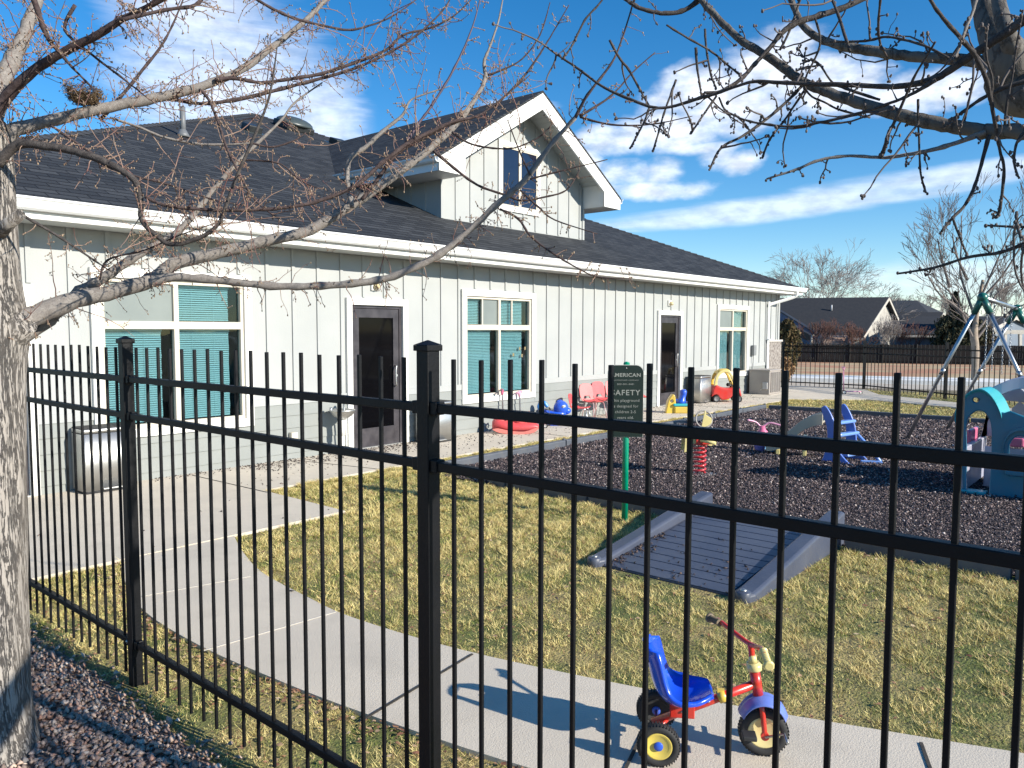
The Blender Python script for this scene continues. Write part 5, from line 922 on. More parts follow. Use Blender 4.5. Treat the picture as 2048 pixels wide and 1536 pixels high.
LB = [  # (points, depth start, depth end, material, twig density, twig length)
 ([(10, 680, 70), (50, 640, 54), (130, 607, 42), (230, 581, 36), (300, 562, 33), (350, 528, 31), (440, 505, 27), (540, 480, 25), (620, 460, 24), (700, 412, 22), (800, 345, 18), (870, 288, 16), (920, 240, 13), (960, 182, 10), (972, 150, 10)], 3.22, 3.95, 0, 22, .15),
 ([(300, 566, 22), (350, 554, 19), (450, 562, 17), (560, 573, 16), (640, 572, 16), (740, 563, 16), (800, 548, 16), (880, 508, 17), (940, 460, 14), (1000, 403, 14), (1050, 360, 13), (1100, 292, 11), (1150, 236, 10)], 3.3, 3.5, 0, 20, .16),
 ([(1150, 236, 8), (1175, 190, 6), (1215, 138, 5), (1236, 100, 4), (1262, 20, 3), (1270, -20, 2)], 3.5, 3.7, 2, 10, .09),
 ([(1160, 232, 6), (1222, 192, 4), (1266, 144, 3), (1310, 105, 2)], 3.5, 3.6, 1, 10, .08),
 ([(1160, 234, 5), (1222, 249, 4), (1300, 249, 3), (1385, 232, 1.6)], 3.5, 3.4, 1, 10, .07),
 ([(30, 690, 22), (100, 640, 24), (150, 590, 24), (200, 560, 22), (260, 520, 18), (330, 480, 15), (365, 455, 14), (403, 410, 12), (444, 359, 10), (492, 308, 8), (560, 243, 5), (590, 205, 4), (645, 165, 2.5)], 3.35, 3.75, 0, 22, .13),
 ([(-10, 300, 40), (27, 262, 34), (60, 252, 30), (137, 232, 27), (239, 210, 24), (328, 193, 23), (410, 170, 20), (478, 142, 17), (533, 103, 15), (598, 52, 12), (640, 12, 10), (670, -25, 8), (740, -120, 6), (790, -260, 3)], 3.22, 3.9, 0, 24, .16),
 ([(320, 196, 9), (350, 199, 8), (404, 207, 7), (484, 197, 8), (565, 177, 7), (640, 157, 7), (699, 140, 6), (753, 118, 5), (806, 89, 5), (847, 59, 4), (887, 19, 3), (910, -20, 2)], 3.45, 3.9, 2, 30, .13),
 ([(430, 160, 9), (465, 156, 8), (522, 165, 7), (578, 158, 7), (640, 148, 7), (699, 129, 7), (769, 102, 6), (806, 70, 5), (860, 56, 4), (910, 30, 3), (960, -20, 2)], 3.5, 3.95, 1, 30, .13),
 ([(490, -25, 6), (516, 0, 6), (557, 23, 6), (597, 39, 6), (645, 51, 5), (696, 60, 5), (739, 51, 4), (780, 35, 3), (828, 3, 2)], 3.4, 3.8, 2, 16, .12),
 ([(-5, 330, 24), (34, 290, 21), (89, 292, 19), (154, 304, 18), (219, 328, 17), (263, 355, 15), (280, 386, 13), (284, 441, 11), (314, 472, 10), (342, 489, 10), (393, 478, 10), (434, 451, 9), (455, 403, 8), (478, 342, 7), (513, 263, 6), (537, 198, 5), (547, 147, 4), (554, 95, 2.5)], 3.1, 3.0, 3, 16, .14),
 ([(290, 393, 7), (328, 410, 7), (410, 419, 7), (506, 420, 7), (598, 411, 7), (651, 397, 8), (713, 370, 8), (764, 326, 9), (812, 289, 10), (867, 261, 9), (908, 243, 7), (959, 230, 5), (1010, 192, 3), (1060, 150, 2)], 3.05, 3.4, 2, 26, .15),
 ([(812, 285, 8), (835, 250, 6), (860, 216, 5), (897, 158, 5), (925, 103, 4), (948, 45, 3), (962, -10, 2)], 3.3, 3.4, 4, 9, .06),
 ([(-20, 240, 34), (0, 212, 30), (34, 171, 25), (89, 126, 21), (143, 96, 19), (191, 72, 18), (246, 38, 15), (290, 17, 13), (350, -20, 11), (450, -110, 8), (560, -240, 5), (640, -400, 3)], 3.1, 2.6, 2, 26, .16),
 ([(240, 40, 8), (330, 20, 7), (390, 10, 7), (412, -15, 8)], 2.8, 2.9, 1, 20, .14),
 ([(-20, 250, 48), (0, 178, 42), (20, 126, 36), (44, 79, 31), (65, 27, 26), (80, -30, 22), (95, -180, 17), (140, -360, 11), (150, -560, 5)], 3.2, 3.7, 0, 22, .16),
 ([(60, -20, 12), (75, 20, 12), (95, 75, 10), (120, 105, 8), (145, 135, 5), (190, 180, 3)], 2.9, 3.0, 2, 20, .16),
 ([(48, 432, 6), (120, 475, 5), (180, 515, 4), (225, 545, 2)], 3.1, 3.2, 3, 12, .08),
 ([(705, 415, 11), (695, 362, 11), (699, 319, 11), (730, 295, 10), (764, 264, 9), (805, 230, 6), (822, 200, 4), (867, 183, 3), (900, 172, 2)], 3.6, 3.7, 0, 14, .09),
 ([(723, 400, 9), (760, 352, 8), (790, 310, 8), (830, 285, 8), (880, 258, 6), (930, 238, 4)], 3.55, 3.6, 1, 16, .09),
 ([(867, 302, 6), (908, 336, 6), (955, 370, 5), (1010, 390, 5), (1044, 401, 4), (1089, 394, 4), (1133, 380, 3), (1160, 339, 2)], 3.75, 3.7, 1, 14, .08),
 ([(904, 264, 5), (935, 285, 4), (976, 295, 4), (1027, 296, 3), (1078, 274, 3), (1106, 247, 2)], 3.8, 3.7, 1, 12, .06),
 ([(1000, 418, 5), (1037, 438, 5), (1061, 472, 4), (1106, 507, 4), (1164, 541, 3), (1198, 554, 3), (1263, 558, 1.5)], 3.45, 3.4, 2, 22, .05),
 ([(1060, 358, 4), (1090, 350, 4), (1133, 339, 3), (1215, 319, 1.8)], 3.45, 3.4, 2, 14, .04),
 ([(1040, 380, 4), (1078, 415, 4), (1110, 440, 3), (1195, 468, 1.8)], 3.45, 3.4, 1, 16, .05),
 ([(1060, 350, 4), (1038, 300, 3), (1015, 240, 2)], 3.45, 3.5, 2, 12, .06),
 ([(972, 151, 8), (968, 125, 7), (979, 95, 5), (996, 45, 4), (1008, -15, 2.5)], 3.95, 4.0, 0, 8, .06),
 ([(974, 151, 5), (1003, 140, 4), (1044, 118, 3), (1080, 70, 3), (1100, 5, 2)], 3.95, 4.0, 1, 12, .06),
 ([(990, 212, 5), (1041, 161, 5), (1075, 115, 4), (1100, 75, 3), (1138, 10, 2)], 3.8, 3.8, 2, 12, .06),
 ([(220, 235, 5), (280, 255, 5), (330, 275, 5), (400, 288, 5), (470, 288, 4), (500, 286, 3)], 3.4, 3.5, 0, 10, .07),
 ([(500, 285, 4), (545, 294, 4), (590, 280, 3), (612, 265, 2)], 3.45, 3.5, 1, 10, .05),
 ([(400, 180, 7), (418, 200, 6), (440, 255, 5), (455, 300, 5), (478, 345, 5), (510, 400, 4), (560, 440, 2)], 3.4, 3.2, 2, 16, .09),
 ([(480, 320, 4), (530, 322, 4), (565, 330, 3), (600, 360, 3), (640, 378, 2)], 3.3, 3.3, 1, 14, .06),
 ([(150, 10, 8), (130, 60, 6), (185, 110, 5), (250, 160, 4), (300, 200, 2)], 3.0, 3.1, 1, 16, .1),
 ([(100, 250, 5), (175, 300, 5), (250, 345, 4), (340, 370, 4), (430, 400, 3), (520, 415, 2)], 3.2, 3.3, 1, 16, .1),
 ([(200, 560, 4), (215, 520, 4), (290, 500, 3), (360, 470, 3), (450, 440, 2)], 3.3, 3.2, 1, 18, .1),
 ([(200, 240, 8), (240, 195, 7), (285, 140, 6), (320, 95, 5), (345, 50, 4), (370, -10, 3)], 3.4, 3.5, 1, 16, .12)]
bm_ = [barkB, barkD, barkD, barkR, mat('purple_bark', (.05, .035, .06), .6, (.09, .06, .08), 20)]
lc = []; qt, qb = MB(), MB()
for pts, d0, d1, mi, td, tl in LB:
    q = MB(); pts = [(x_, y_, w_*(.88 if w_ > 8 else .95)) for x_, y_, w_ in pts]; c, r = limb(q, pts, d0, d1, 10 if pts[0][2] > 14 else 7, 5, 3 if pts[0][2] < 20 else 0); q.build('branch', bm_[mi], TL, True); twigs(qt, qb, c, r, td*2.3, .05, tl*1.1, .03, .0019, .95, .0030); lc.append((c, r))
# second order shoots that fill the crown
for c, r in lc[:1]+lc[6:12]+lc[13:17]+lc[29:]:
    L = sum((b-a).length for a, b in zip(c[:-1], c[1:]))
    for _ in range(int(L*6.5)):
        i = random.randrange(2, len(c)-1); ax = (c[i]-c[i-1]).normalized(); v = (ax*.6+Vector([random.gauss(0, .6) for _ in range(3)])+Vector((0, 0, .15))).normalized(); pts = [c[i]]; ln = random.uniform(.15, .38)
        for j in range(8): v = (v+Vector([random.gauss(0, .13) for _ in range(3)])).normalized(); pts.append(pts[-1]+v*ln/8)
        if min((p-CAM).length for p in pts) < 1.6: continue
        rs = [.0026*(1-.6*j/8) for j in range(9)]; qt.tube(pts, rs, 5, caps=False); twigs(qt, qb, pts, rs, 26, .02, .07, 0, .0011, .7, .0021)
qt.build('twigs', twigL, TL, True)['kind'] = 'stuff'; qb.build('buds', bud, TL, True)['kind'] = 'stuff'
# bird nest resting on a limb
q = MB(); nc = at(168, 192, 3.33)
for _ in range(520):
    a = random.uniform(0, 2*PI); rr = random.gauss(.052, .009); z = random.uniform(-.032, .030); rr *= (1-.35*max(0, -z)/.03); t = random.uniform(.3, .9); P_ = []
    for k in range(4): aa = a+t*k/3; r2 = rr+random.gauss(0, .004); P_.append(nc+Vector((r2*math.cos(aa)*1.15, r2*math.sin(aa)*1.15, z+random.gauss(0, .006))))
    q.tube(P_, random.uniform(.0007, .0014), 3, caps=False)
q.ball(nc-Vector((0, 0, .012)), .046, 12, 7, (1.15, 1.15, .5)); tag(q.build('bird_nest', mat('nest_straw', (.24, .165, .09), .95, (.11, .075, .045), 60)), 'brown twig bird nest lodged on a pale limb of the left tree', 'nest')
TRr = thing('tree', 'bare grey tree leaning in at the upper right, with knobbly budded twigs', 'tree', (1.18, -1.75, 0))
q = MB(); top = at(2085, 190, 1.98); base = Vector((1.18, -1.75, -.05)); P = spl([(*base, .135), (1.20, -1.68, .35, .105), (1.27, -1.40, 1.05, .092), (1.40, -.98, 1.75, .082), (1.74, -.48, 2.12, .074), (*top, .062), (*at(2020, 118, 2.02), .050), (*at(1985, 55, 2.08), .038), (*at(1962, -35, 2.2), .030), (*at(1940, -190, 2.5), .022), (*at(1890, -380, 2.9), .014), (*at(1880, -560, 3.3), .005)], 6)
q.tube([p[:3] for p in P], [p[3]*(1+random.uniform(-.03, .03)) for p in P], 24)
up1 = [Vector(p) for p in spl([tuple(at(2030, 110, 2.0)), tuple(at(2012, 60, 1.97)), tuple(at(1995, -30, 2.05)), tuple(at(2010, -200, 2.2)), tuple(at(2060, -380, 2.5))], 5)]; up2 = [Vector(p) for p in spl([tuple(at(2060, 140, 2.0)), tuple(at(2120, 60, 2.1)), tuple(at(2180, -80, 2.3)), tuple(at(2290, -260, 2.5)), tuple(at(2340, -480, 2.9))], 5)]
q.tube(up1, [.026*(1-.85*i/20) for i in range(len(up1))], 14); q.tube(up2, [.04*(1-.88*i/20) for i in range(len(up2))], 14)
q.build('trunk', barkRb, TRr, True)
RB = [
 ([(2130, 275, 34), (2060, 264, 31), (1990, 263, 30), (1960, 261, 29), (1900, 251, 27), (1840, 240, 26), (1780, 224, 24), (1700, 200, 22), (1640, 178, 20), (1600, 160, 18), (1560, 130, 18), (1520, 104, 16), (1480, 79, 15), (1450, 51, 14), (1425, 25, 13), (1405, 4, 12), (1390, -25, 12)], 1.85, 2.5, 0),
 ([(2110, 5, 20), (2060, 32, 19), (2020, 60, 18), (1960, 100, 17), (1900, 140, 15), (1870, 157, 14), (1820, 170, 12), (1780, 173, 11), (1700, 170, 10), (1620, 168, 9), (1560, 165, 8), (1510, 163, 7), (1475, 172, 6), (1430, 188, 6), (1400, 196, 7), (1340, 214, 6), (1300, 213, 6), (1240, 190, 6), (1200, 170, 5), (1160, 140, 5), (1130, 120, 4), (1110, 107, 3)], 1.75, 2.5, 1),
 ([(2040, 150, 28), (1990, 128, 25), (1900, 118, 22), (1820, 112, 20), (1760, 104, 20), (1700, 95, 19), (1660, 85, 16), (1630, 72, 14), (1605, 50, 13), (1590, 20, 12), (1575, -20, 11)], 2.0, 2.5, 0),
 ([(1872, 160, 9), (1820, 190, 7), (1770, 210, 6), (1700, 232, 6), (1640, 245, 5), (1590, 253, 5), (1540, 250, 5), (1490, 240, 4), (1450, 222, 3)], 1.9, 2.2, 1),
 ([(1745, -12, 11), (1690, 15, 12), (1640, 31, 12), (1600, 44, 12), (1570, 60, 11), (1540, 95, 9), (1510, 128, 8), (1480, 160, 8), (1440, 184, 8), (1408, 185, 5)], 2.3, 2.3, 1),
 ([(1405, -5, 12), (1370, 20, 9), (1330, 27, 9), (1290, 20, 8), (1260, 5, 8), (1235, -15, 6)], 2.5, 2.5, 1),
 ([(1215, -15, 4), (1195, 12, 4), (1170, 40, 4), (1145, 90, 4), (1125, 118, 3)], 2.4, 2.4, 1),
 ([(1970, 265, 11), (1900, 290, 9), (1840, 305, 8), (1770, 315, 7), (1700, 312, 6), (1640, 320, 6), (1590, 340, 5), (1533, 358, 3.5)], 1.95, 2.1, 2),
 ([(1871, 83, 4), (1850, 118, 4), (1827, 157, 5), (1790, 241, 6), (1779, 262, 7), (1768, 300, 8), (1760, 316, 8)], 1.8, 2.0, 1),
 ([(1855, -15, 7), (1870, 15, 7), (1900, 52, 8), (1937, 94, 9), (1952, 114, 9), (1972, 157, 9), (1981, 197, 8), (1992, 256, 7), (2000, 302, 6), (2008, 340, 6), (2000, 417, 6), (1990, 437, 6)], 1.7, 1.9, 1),
 ([(1978, 270, 9), (1965, 320, 7), (1950, 370, 6), (1930, 410, 6), (1905, 436, 6), (1883, 463, 5)], 1.95, 1.9, 1),
 ([(1905, 436, 5), (1918, 470, 4), (1935, 512, 4)], 1.9, 1.9, 1),
 ([(2095, 478, 9), (2050, 488, 8), (2000, 505, 7), (1935, 515, 6), (1870, 535, 5), (1798, 547, 4)], 1.7, 1.95, 1),
 ([(1762, -10, 5), (1758, 30, 5), (1757, 65, 5), (1763, 100, 4)], 2.1, 2.2, 1),
 ([(1954, -10, 7), (1945, 25, 6), (1932, 55, 6), (1919, 94, 6), (1905, 125, 6)], 1.9, 1.9, 2),
 ([(2070, 158, 10), (2010, 175, 9), (1960, 200, 7), (1920, 228, 6), (1900, 241, 5)], 1.9, 2.0, 1),
 ([(1604, 172, 7), (1563, 213, 6), (1517, 250, 6), (1484, 273, 5), (1442, 296, 5), (1419, 340, 4)], 2.3, 2.2, 1),
 ([(1609, 180, 5), (1572, 236, 4), (1540, 278, 4), (1524, 317, 4)], 2.3, 2.3, 1),
 ([(1299, 214, 5), (1290, 240, 4), (1276, 268, 4), (1260, 297, 4)], 2.45, 2.4, 1),
 ([(1352, 160, 5), (1331, 218, 4), (1318, 262, 4), (1306, 303, 4)], 2.45, 2.4, 1),
 ([(1219, 80, 5), (1238, 115, 5), (1257, 139, 5), (1280, 180, 4), (1299, 213, 4)], 2.4, 2.5, 1),
 ([(1433, 192, 5), (1405, 232, 4), (1382, 268, 4)], 2.35, 2.3, 1),
 ([(1333, 50, 4), (1375, 76, 4), (1424, 104, 4), (1455, 130, 4), (1484, 153, 4)], 2.3, 2.4, 1),
 ([(1410, 58, 5), (1413, 100, 4), (1422, 150, 4), (1433, 178, 4)], 2.35, 2.35, 1),
 ([(1392, 95, 6), (1394, 130, 5), (1399, 165, 4), (1404, 197, 4)], 2.3, 2.35, 1),
 ([(1438, 195, 4), (1452, 222, 4), (1478, 234, 4)], 2.35, 2.3, 1),
 ([(1836, 198, 5), (1836, 240, 4), (1838, 280, 4), (1841, 345, 4), (1852, 386, 4)], 1.95, 2.0, 1),
 ([(2050, 262, 6), (2034, 285, 5), (2028, 322, 5), (2036, 354, 4)], 1.8, 1.8, 1),
 ([(2090, 455, 5), (2040, 454, 5), (1973, 451, 4)], 1.7, 1.8, 1),
 ([(2033, 424, 6), (2034, 450, 5), (2043, 480, 5)], 1.75, 1.7, 1),
 ([(1760, 200, 5), (1700, 180, 6), (1665, 165, 4), (1640, 130, 4), (1620, 118, 6)], 2.2, 2.25, 1),
 ([(1900, 118, 6), (1850, 92, 5), (1800, 78, 5), (1770, 74, 5), (1730, 82, 5), (1660, 84, 3)], 2.0, 2.2, 1),
 ([(1980, 210, 4), (1985, 160, 4), (1972, 110, 4), (1975, 50, 4)], 1.85, 1.8, 1),
 ([(1700, 104, 6), (1680, 40, 6), (1665, 0, 5), (1660, -20, 5)], 2.2, 2.3, 1),
 ([(1560, 100, 5), (1580, 60, 5), (1600, 0, 5), (1610, -20, 4)], 2.3, 2.3, 1),
 ([(1630, 35, 4), (1640, 90, 4), (1610, 160, 4), (1620, 190, 4), (1650, 205, 4), (1680, 220, 4), (1740, 235, 4)], 2.2, 2.3, 1),
 ([(2010, 250, 6), (2015, 200, 5), (2025, 150, 4), (2035, 80, 4), (2046, 20, 4)], 1.8, 1.75, 1)]
rm = [barkRb, barkR, barkB]; qt, qb = MB(), MB(); rc = [(up1, [.012]*len(up1)), (up1[8:], [.01]*len(up1)), (up2[8:], [.012]*len(up2)), ([Vector(p[:3]) for p in P[-22:]], [.012]*22)]
for pts, d0, d1, mi in RB:
    q = MB(); c, r = limb(q, pts, d0, d1, 12 if pts[0][2] > 14 else 7, 5, 4 if pts[0][2] < 16 else 0); q.build('branch', rm[mi], TRr, True); rc.append((c, r))
    twigs(qt, qb, c, r, 13 if pts[0][2] > 9 else 9, .015, .10, 0, .0023, .8, .0033, 5)
    if r[-1] < .006:                                            # knobbly budded tip
        for k in range(7): i = max(0, len(c)-1-k); qb.ball(c[i]+Vector([random.gauss(0, .0022) for _ in range(3)]), random.uniform(.0026, .0046), 6, 4, (1, 1, 1.2))
for c, r in rc[1:8]+rc[16:]:                                    # forked shoots between the limbs
    L_ = sum((b_-a_).length for a_, b_ in zip(c[:-1], c[1:]))
    for _ in range(max(1, int(L_*5.5))):
        i = random.randrange(2, len(c)-1); v = ((c[i]-c[i-1]).normalized()*.5+Vector([random.gauss(0, .6) for _ in range(3)])).normalized(); pts = [c[i]]; ln = random.uniform(.10, .26)
        for j in range(7): v = (v+Vector([random.gauss(0, .12) for _ in range(3)])).normalized(); pts.append(pts[-1]+v*ln/7)
        if min((p_-CAM).length for p_ in pts) < 1.45: continue
        rs = [.0032*(1-.5*j/7) for j in range(8)]; qt.tube(pts, rs, 6, caps=False); twigs(qt, qb, pts, rs, 16, .015, .06, 0, .0022, .7, .0033, 5)
        for k in range(4): qb.ball(pts[-1]+Vector([random.gauss(0, .002) for _ in range(3)]), random.uniform(.003, .0045), 6, 4, (1, 1, 1.2))
qt.build('twigs', twigR, TRr, True)['kind'] = 'stuff'; qb.build('buds', twigR, TRr, True)['kind'] = 'stuff'
# ------------------------------------------------------------------ background
def grow(q, p, v, ln, r, lev, split=(2, 3), spread=.5, up_=.1, seg=3, rmin=.004, shr=.72):
    pts = [p]; v = v.normalized()
    for j in range(seg): v = (v+Vector((random.gauss(0, .10), random.gauss(0, .10), random.gauss(0, .06)+up_*.3))).normalized(); pts.append(pts[-1]+v*ln/seg)
    q.tube(pts, [max(rmin, r*(1-.35*j/seg)) for j in range(seg+1)], 5 if lev < 3 else 3, caps=False)
    if lev <= 0: return
    for k in range(random.randint(*split)):
        a = Vector([random.gauss(0, 1) for _ in range(3)]); a = (a-v*a.dot(v)).normalized(); j = seg if k < 2 else random.randint(1, seg)
        grow(q, pts[j], v+a*spread*random.uniform(.6, 1.3)+Vector((0, 0, up_)), ln*shr*random.uniform(.8, 1.15), max(rmin, r*.62), lev-1, split, spread, up_, seg, rmin, shr)
def bare_tree(name, px, py, d, h, label, cat, m1, lev=6, spread=.5, tr=.06, up_=.1, rmin=.006, multi=1, first=.3, grp=None, seed=1, shr=.74):
    random.seed(seed); b = at(px, py, d); b.z = gz(b.x, b.y); t = thing(name, label, cat, b, 0, grp); q = MB(); hh = h*first
    if multi == 1: q.tube([(0, 0, -.1), (.02, .01, hh*.5), (0, .03, hh)], [tr*1.3, tr, tr*.85], 8); q.build('trunk', m1, t); q = MB(); st = [Vector((0, .03, hh))]*4
    else: st = [Vector((random.gauss(0, .15), random.gauss(0, .15), 0)) for _ in range(multi)]
    for s_ in st: grow(q, s_, Vector((random.gauss(0, .45), random.gauss(0, .45), 1)), (h-hh)*.30, tr*.7, lev, (2, 3), spread, up_, 3, rmin, shr)
    q.build('crown', m1, t); return t
far_b = mat('far_bark', (.15, .125, .115), .9, (.20, .17, .15), 3); far_b2 = mat('far_bark_pale', (.24, .20, .18), .9, (.28, .25, .23), 3); red_b = mat('red_brush', (.17, .075, .065), .9, (.13, .08, .06), 3)
tan_b = mat('young_bark', (.34, .27, .20), .85, (.24, .19, .15), 8, bump=.4)
bare_tree('tree', 1637, 700, 95, 12.5, 'large rounded bare tree rising behind the first dark house roof', 'tree', far_b2, 7, .55, .20, .02, .014, 5, .08, seed=5, shr=.80)
for i, (px, d, h, lab) in enumerate(((1772, 120, 8.6, 'hazy bare tree behind the gap between the two dark roofs'), (1850, 125, 9.2, 'hazy bare tree above the second, hipped dark roof'), (1905, 115, 8.0, 'hazy bare tree left of the dark conifer, low on the skyline'), (2010, 105, 9.5, 'hazy bare tree at the right edge behind the pale blue house'))):
    bare_tree('tree', px, 700, d, h, lab, 'tree', far_b2, 6, .5, .16, .08, .016, 1, .2, seed=20+i)
# young tree with a vase of limbs
random.seed(4); b = at(1953, 770, 27); b.z = 0; t = thing('tree', 'young bare tree with tan trunk and wide crown behind the swing set', 'tree', b)
def loc_(x, y): return at(x, y, 27)-b
q = MB(); P = spl([(*loc_(1948, 800), .15), (*loc_(1950, 760), .13), (*loc_(1951, 700), .12), (*loc_(1948, 670), .125), (*loc_(1952, 640), .08), (*loc_(1956, 610), .065), (*loc_(1966, 560), .05)], 4); P[0] = (P[0][0], P[0][1], -.1, P[0][3]); q.tube([p[:3] for p in P], [p[3] for p in P], 12); q.build('trunk', tan_b, t)
q = MB()
for pts in ([(1950, 672), (1935, 640), (1918, 600), (1900, 575), (1870, 545)], [(1948, 680), (1925, 650), (1908, 630)], [(1955, 660), (1975, 640), (2000, 590), (2030, 570), (2060, 560)], [(1952, 640), (1942, 590), (1935, 540), (1945, 480), (1952, 420)], [(1955, 610), (1970, 560), (1985, 510), (2005, 450)], [(1960, 600), (1990, 560), (2015, 510), (2040, 450)], [(1955, 675), (1975, 650), (1985, 645)], [(1940, 640), (1905, 610), (1875, 590), (1850, 555)], [(1900, 575), (1880, 520), (1868, 480)], [(1935, 560), (1910, 510), (1900, 470)]):
    off = random.uniform(-1.2, 1.2); P = [loc_(x, y)+Vector(fw)*off*(i/len(pts)) for i, (x, y) in enumerate(pts)]; P = [Vector(p) for p in spl([tuple(p) for p in P], 3)]; rs = [.05*(1-.75*i/len(P)) for i in range(len(P))]; q.tube(P, rs, 6, caps=False)
    for i in range(3, len(P), 2):
        for _ in range(2): v = (P[i]-P[i-1]).normalized()+Vector([random.gauss(0, .5) for _ in range(3)])+Vector((0, 0, .25)); grow(q, P[i], v, random.uniform(.5, .9), rs[i]*.5, 3, (2, 3), .45, .12, 3, .006, .75)
q.build('crown', far_b, t)
# foliage shrubs
leafv = vmat('foliage_colours', .85)
def foliage(name, px, py, d, w, h, cols, label, cat, n=5000, sz=.05, shape=0, seed=1):
    g = np.random.default_rng(seed); b = at(px, py, d); b.z = gz(b.x, b.y)
    t = thing(name, label, cat, b); z = g.random(n)**.8; a = g.uniform(0, 2*PI, n)
    env = (np.sqrt(np.clip(1-(2*z-1)**2, 0, 1)) if shape == 0 else (1-z)**.8)*(1+.25*np.sin(a*3+z*9)+.2*np.sin(a*7-z*15)); rr = env*w/2*(.45+.6*g.random(n)**.5)
    c = np.stack([rr*np.cos(a), rr*np.sin(a), z*h], 1); V = c[:, None]+g.normal(0, sz, (n, 3, 3))*np.array([1, 1, 1.5]); ob = pieces('crown', V, np.array([[0, 1, 2]]), palette(n, cols, [1]*len(cols), g, .4), leafv); ob.parent = t
    q = MB(); q.tube([(0, 0, -.1), (0, 0, h*.7)], [w*.05, w*.02], 6); q.build('trunk', far_b, t)
foliage('shrub', 1574, 735, 33, .85, 2.35, [(.09, .075, .03), (.14, .10, .045), (.05, .05, .02), (.18, .12, .06)], 'narrow olive brown evergreen shrub just right of the building corner', 'shrub', 9000, .035, 0, 3)
foliage('shrub', 1912, 735, 64, 3.2, 4.0, [(.05, .05, .025), (.09, .08, .045), (.035, .04, .02)], 'broad olive juniper beside the second house gable', 'shrub', 9000, .08, 0, 4)
foliage('tree', 1905, 735, 69, 2.7, 5.9, [(.012, .018, .010), (.03, .035, .02), (.05, .04, .03)], 'dark narrow conifer rising behind the olive juniper', 'tree', 9000, .09, 1, 5)
foliage('shrub', 1945, 735, 65, 2.5, 3.5, [(.06, .05, .03), (.10, .075, .05)], 'brownish evergreen shrub seen behind the young tan trunk', 'shrub', 6000, .08, 0, 6)
for i, (px, d, h, w_, lab) in enumerate(((1640, 67, 3.6, 9, 'bare reddish brush behind the dark board fence, above the tan arch'), (1700, 66, 3.3, 8, 'bare reddish brush left of the first house gable'), (1762, 66, 3.9, 10, 'bare pale stemmed shrub in front of the lit house gable'), (1808, 67, 3.5, 8, 'bare brown brush between the two houses'))):
    bare_tree('shrub', px, 735, d, h, lab, 'shrub', far_b2 if i == 2 else red_b, 5, .40, .05, .16, .010, w_, 0, seed=40+i)
foliage('ornamental_grass', 1565, 775, 26.5, .55, .85, [(.33, .20, .10), (.20, .12, .06), (.42, .28, .15)], 'tan dried ornamental grass clump at the building corner behind the far fence', 'plant', 3000, .03, 0, 8)
# board fence
wood = mat('dark_boards', (.011, .008, .0075), .9, (.017, .013, .012), 3, bump=.3, stretch=(3, 3, .3), dirt=.4, dcol=(.03, .024, .02), dscale=1)
e = Vector((.33, -.944, 0)); nn = Vector((.944, .33, 0)); o = nn*68; WF = thing('board_fence', 'long dark stained board fence across the far side of the dirt strip', 'fence', (o.x, o.y, -.8)); random.seed(9)
for l0 in np.arange(-14, 92, 2.4):
    q = MB()
    for k in range(16): a = o+e*(l0+.15*k+.004); b2 = o+e*(l0+.15*(k+1)-.004); dz = random.uniform(-.015, .015); q.bar((a.x, a.y, -.05+dz), (b2.x, b2.y, -.05+dz), .02+random.uniform(0, .008), 1.50)
    pn = q.build('fence_panel', wood, WF, True); q = MB(); a = o+e*l0-nn*.03; q.box(a.x-.05, a.x+.05, a.y-.05, a.y+.05, -.85, .76); q.build('post', wood, pn, True)
    q = MB()
    for z_ in (-.55, .45): a = o+e*l0-nn*.03; b2 = o+e*(l0+2.4)-nn*.03; q.bar((a.x, a.y, z_), (b2.x, b2.y, z_), .04, .09)
    q.build('rail', wood, pn, True)
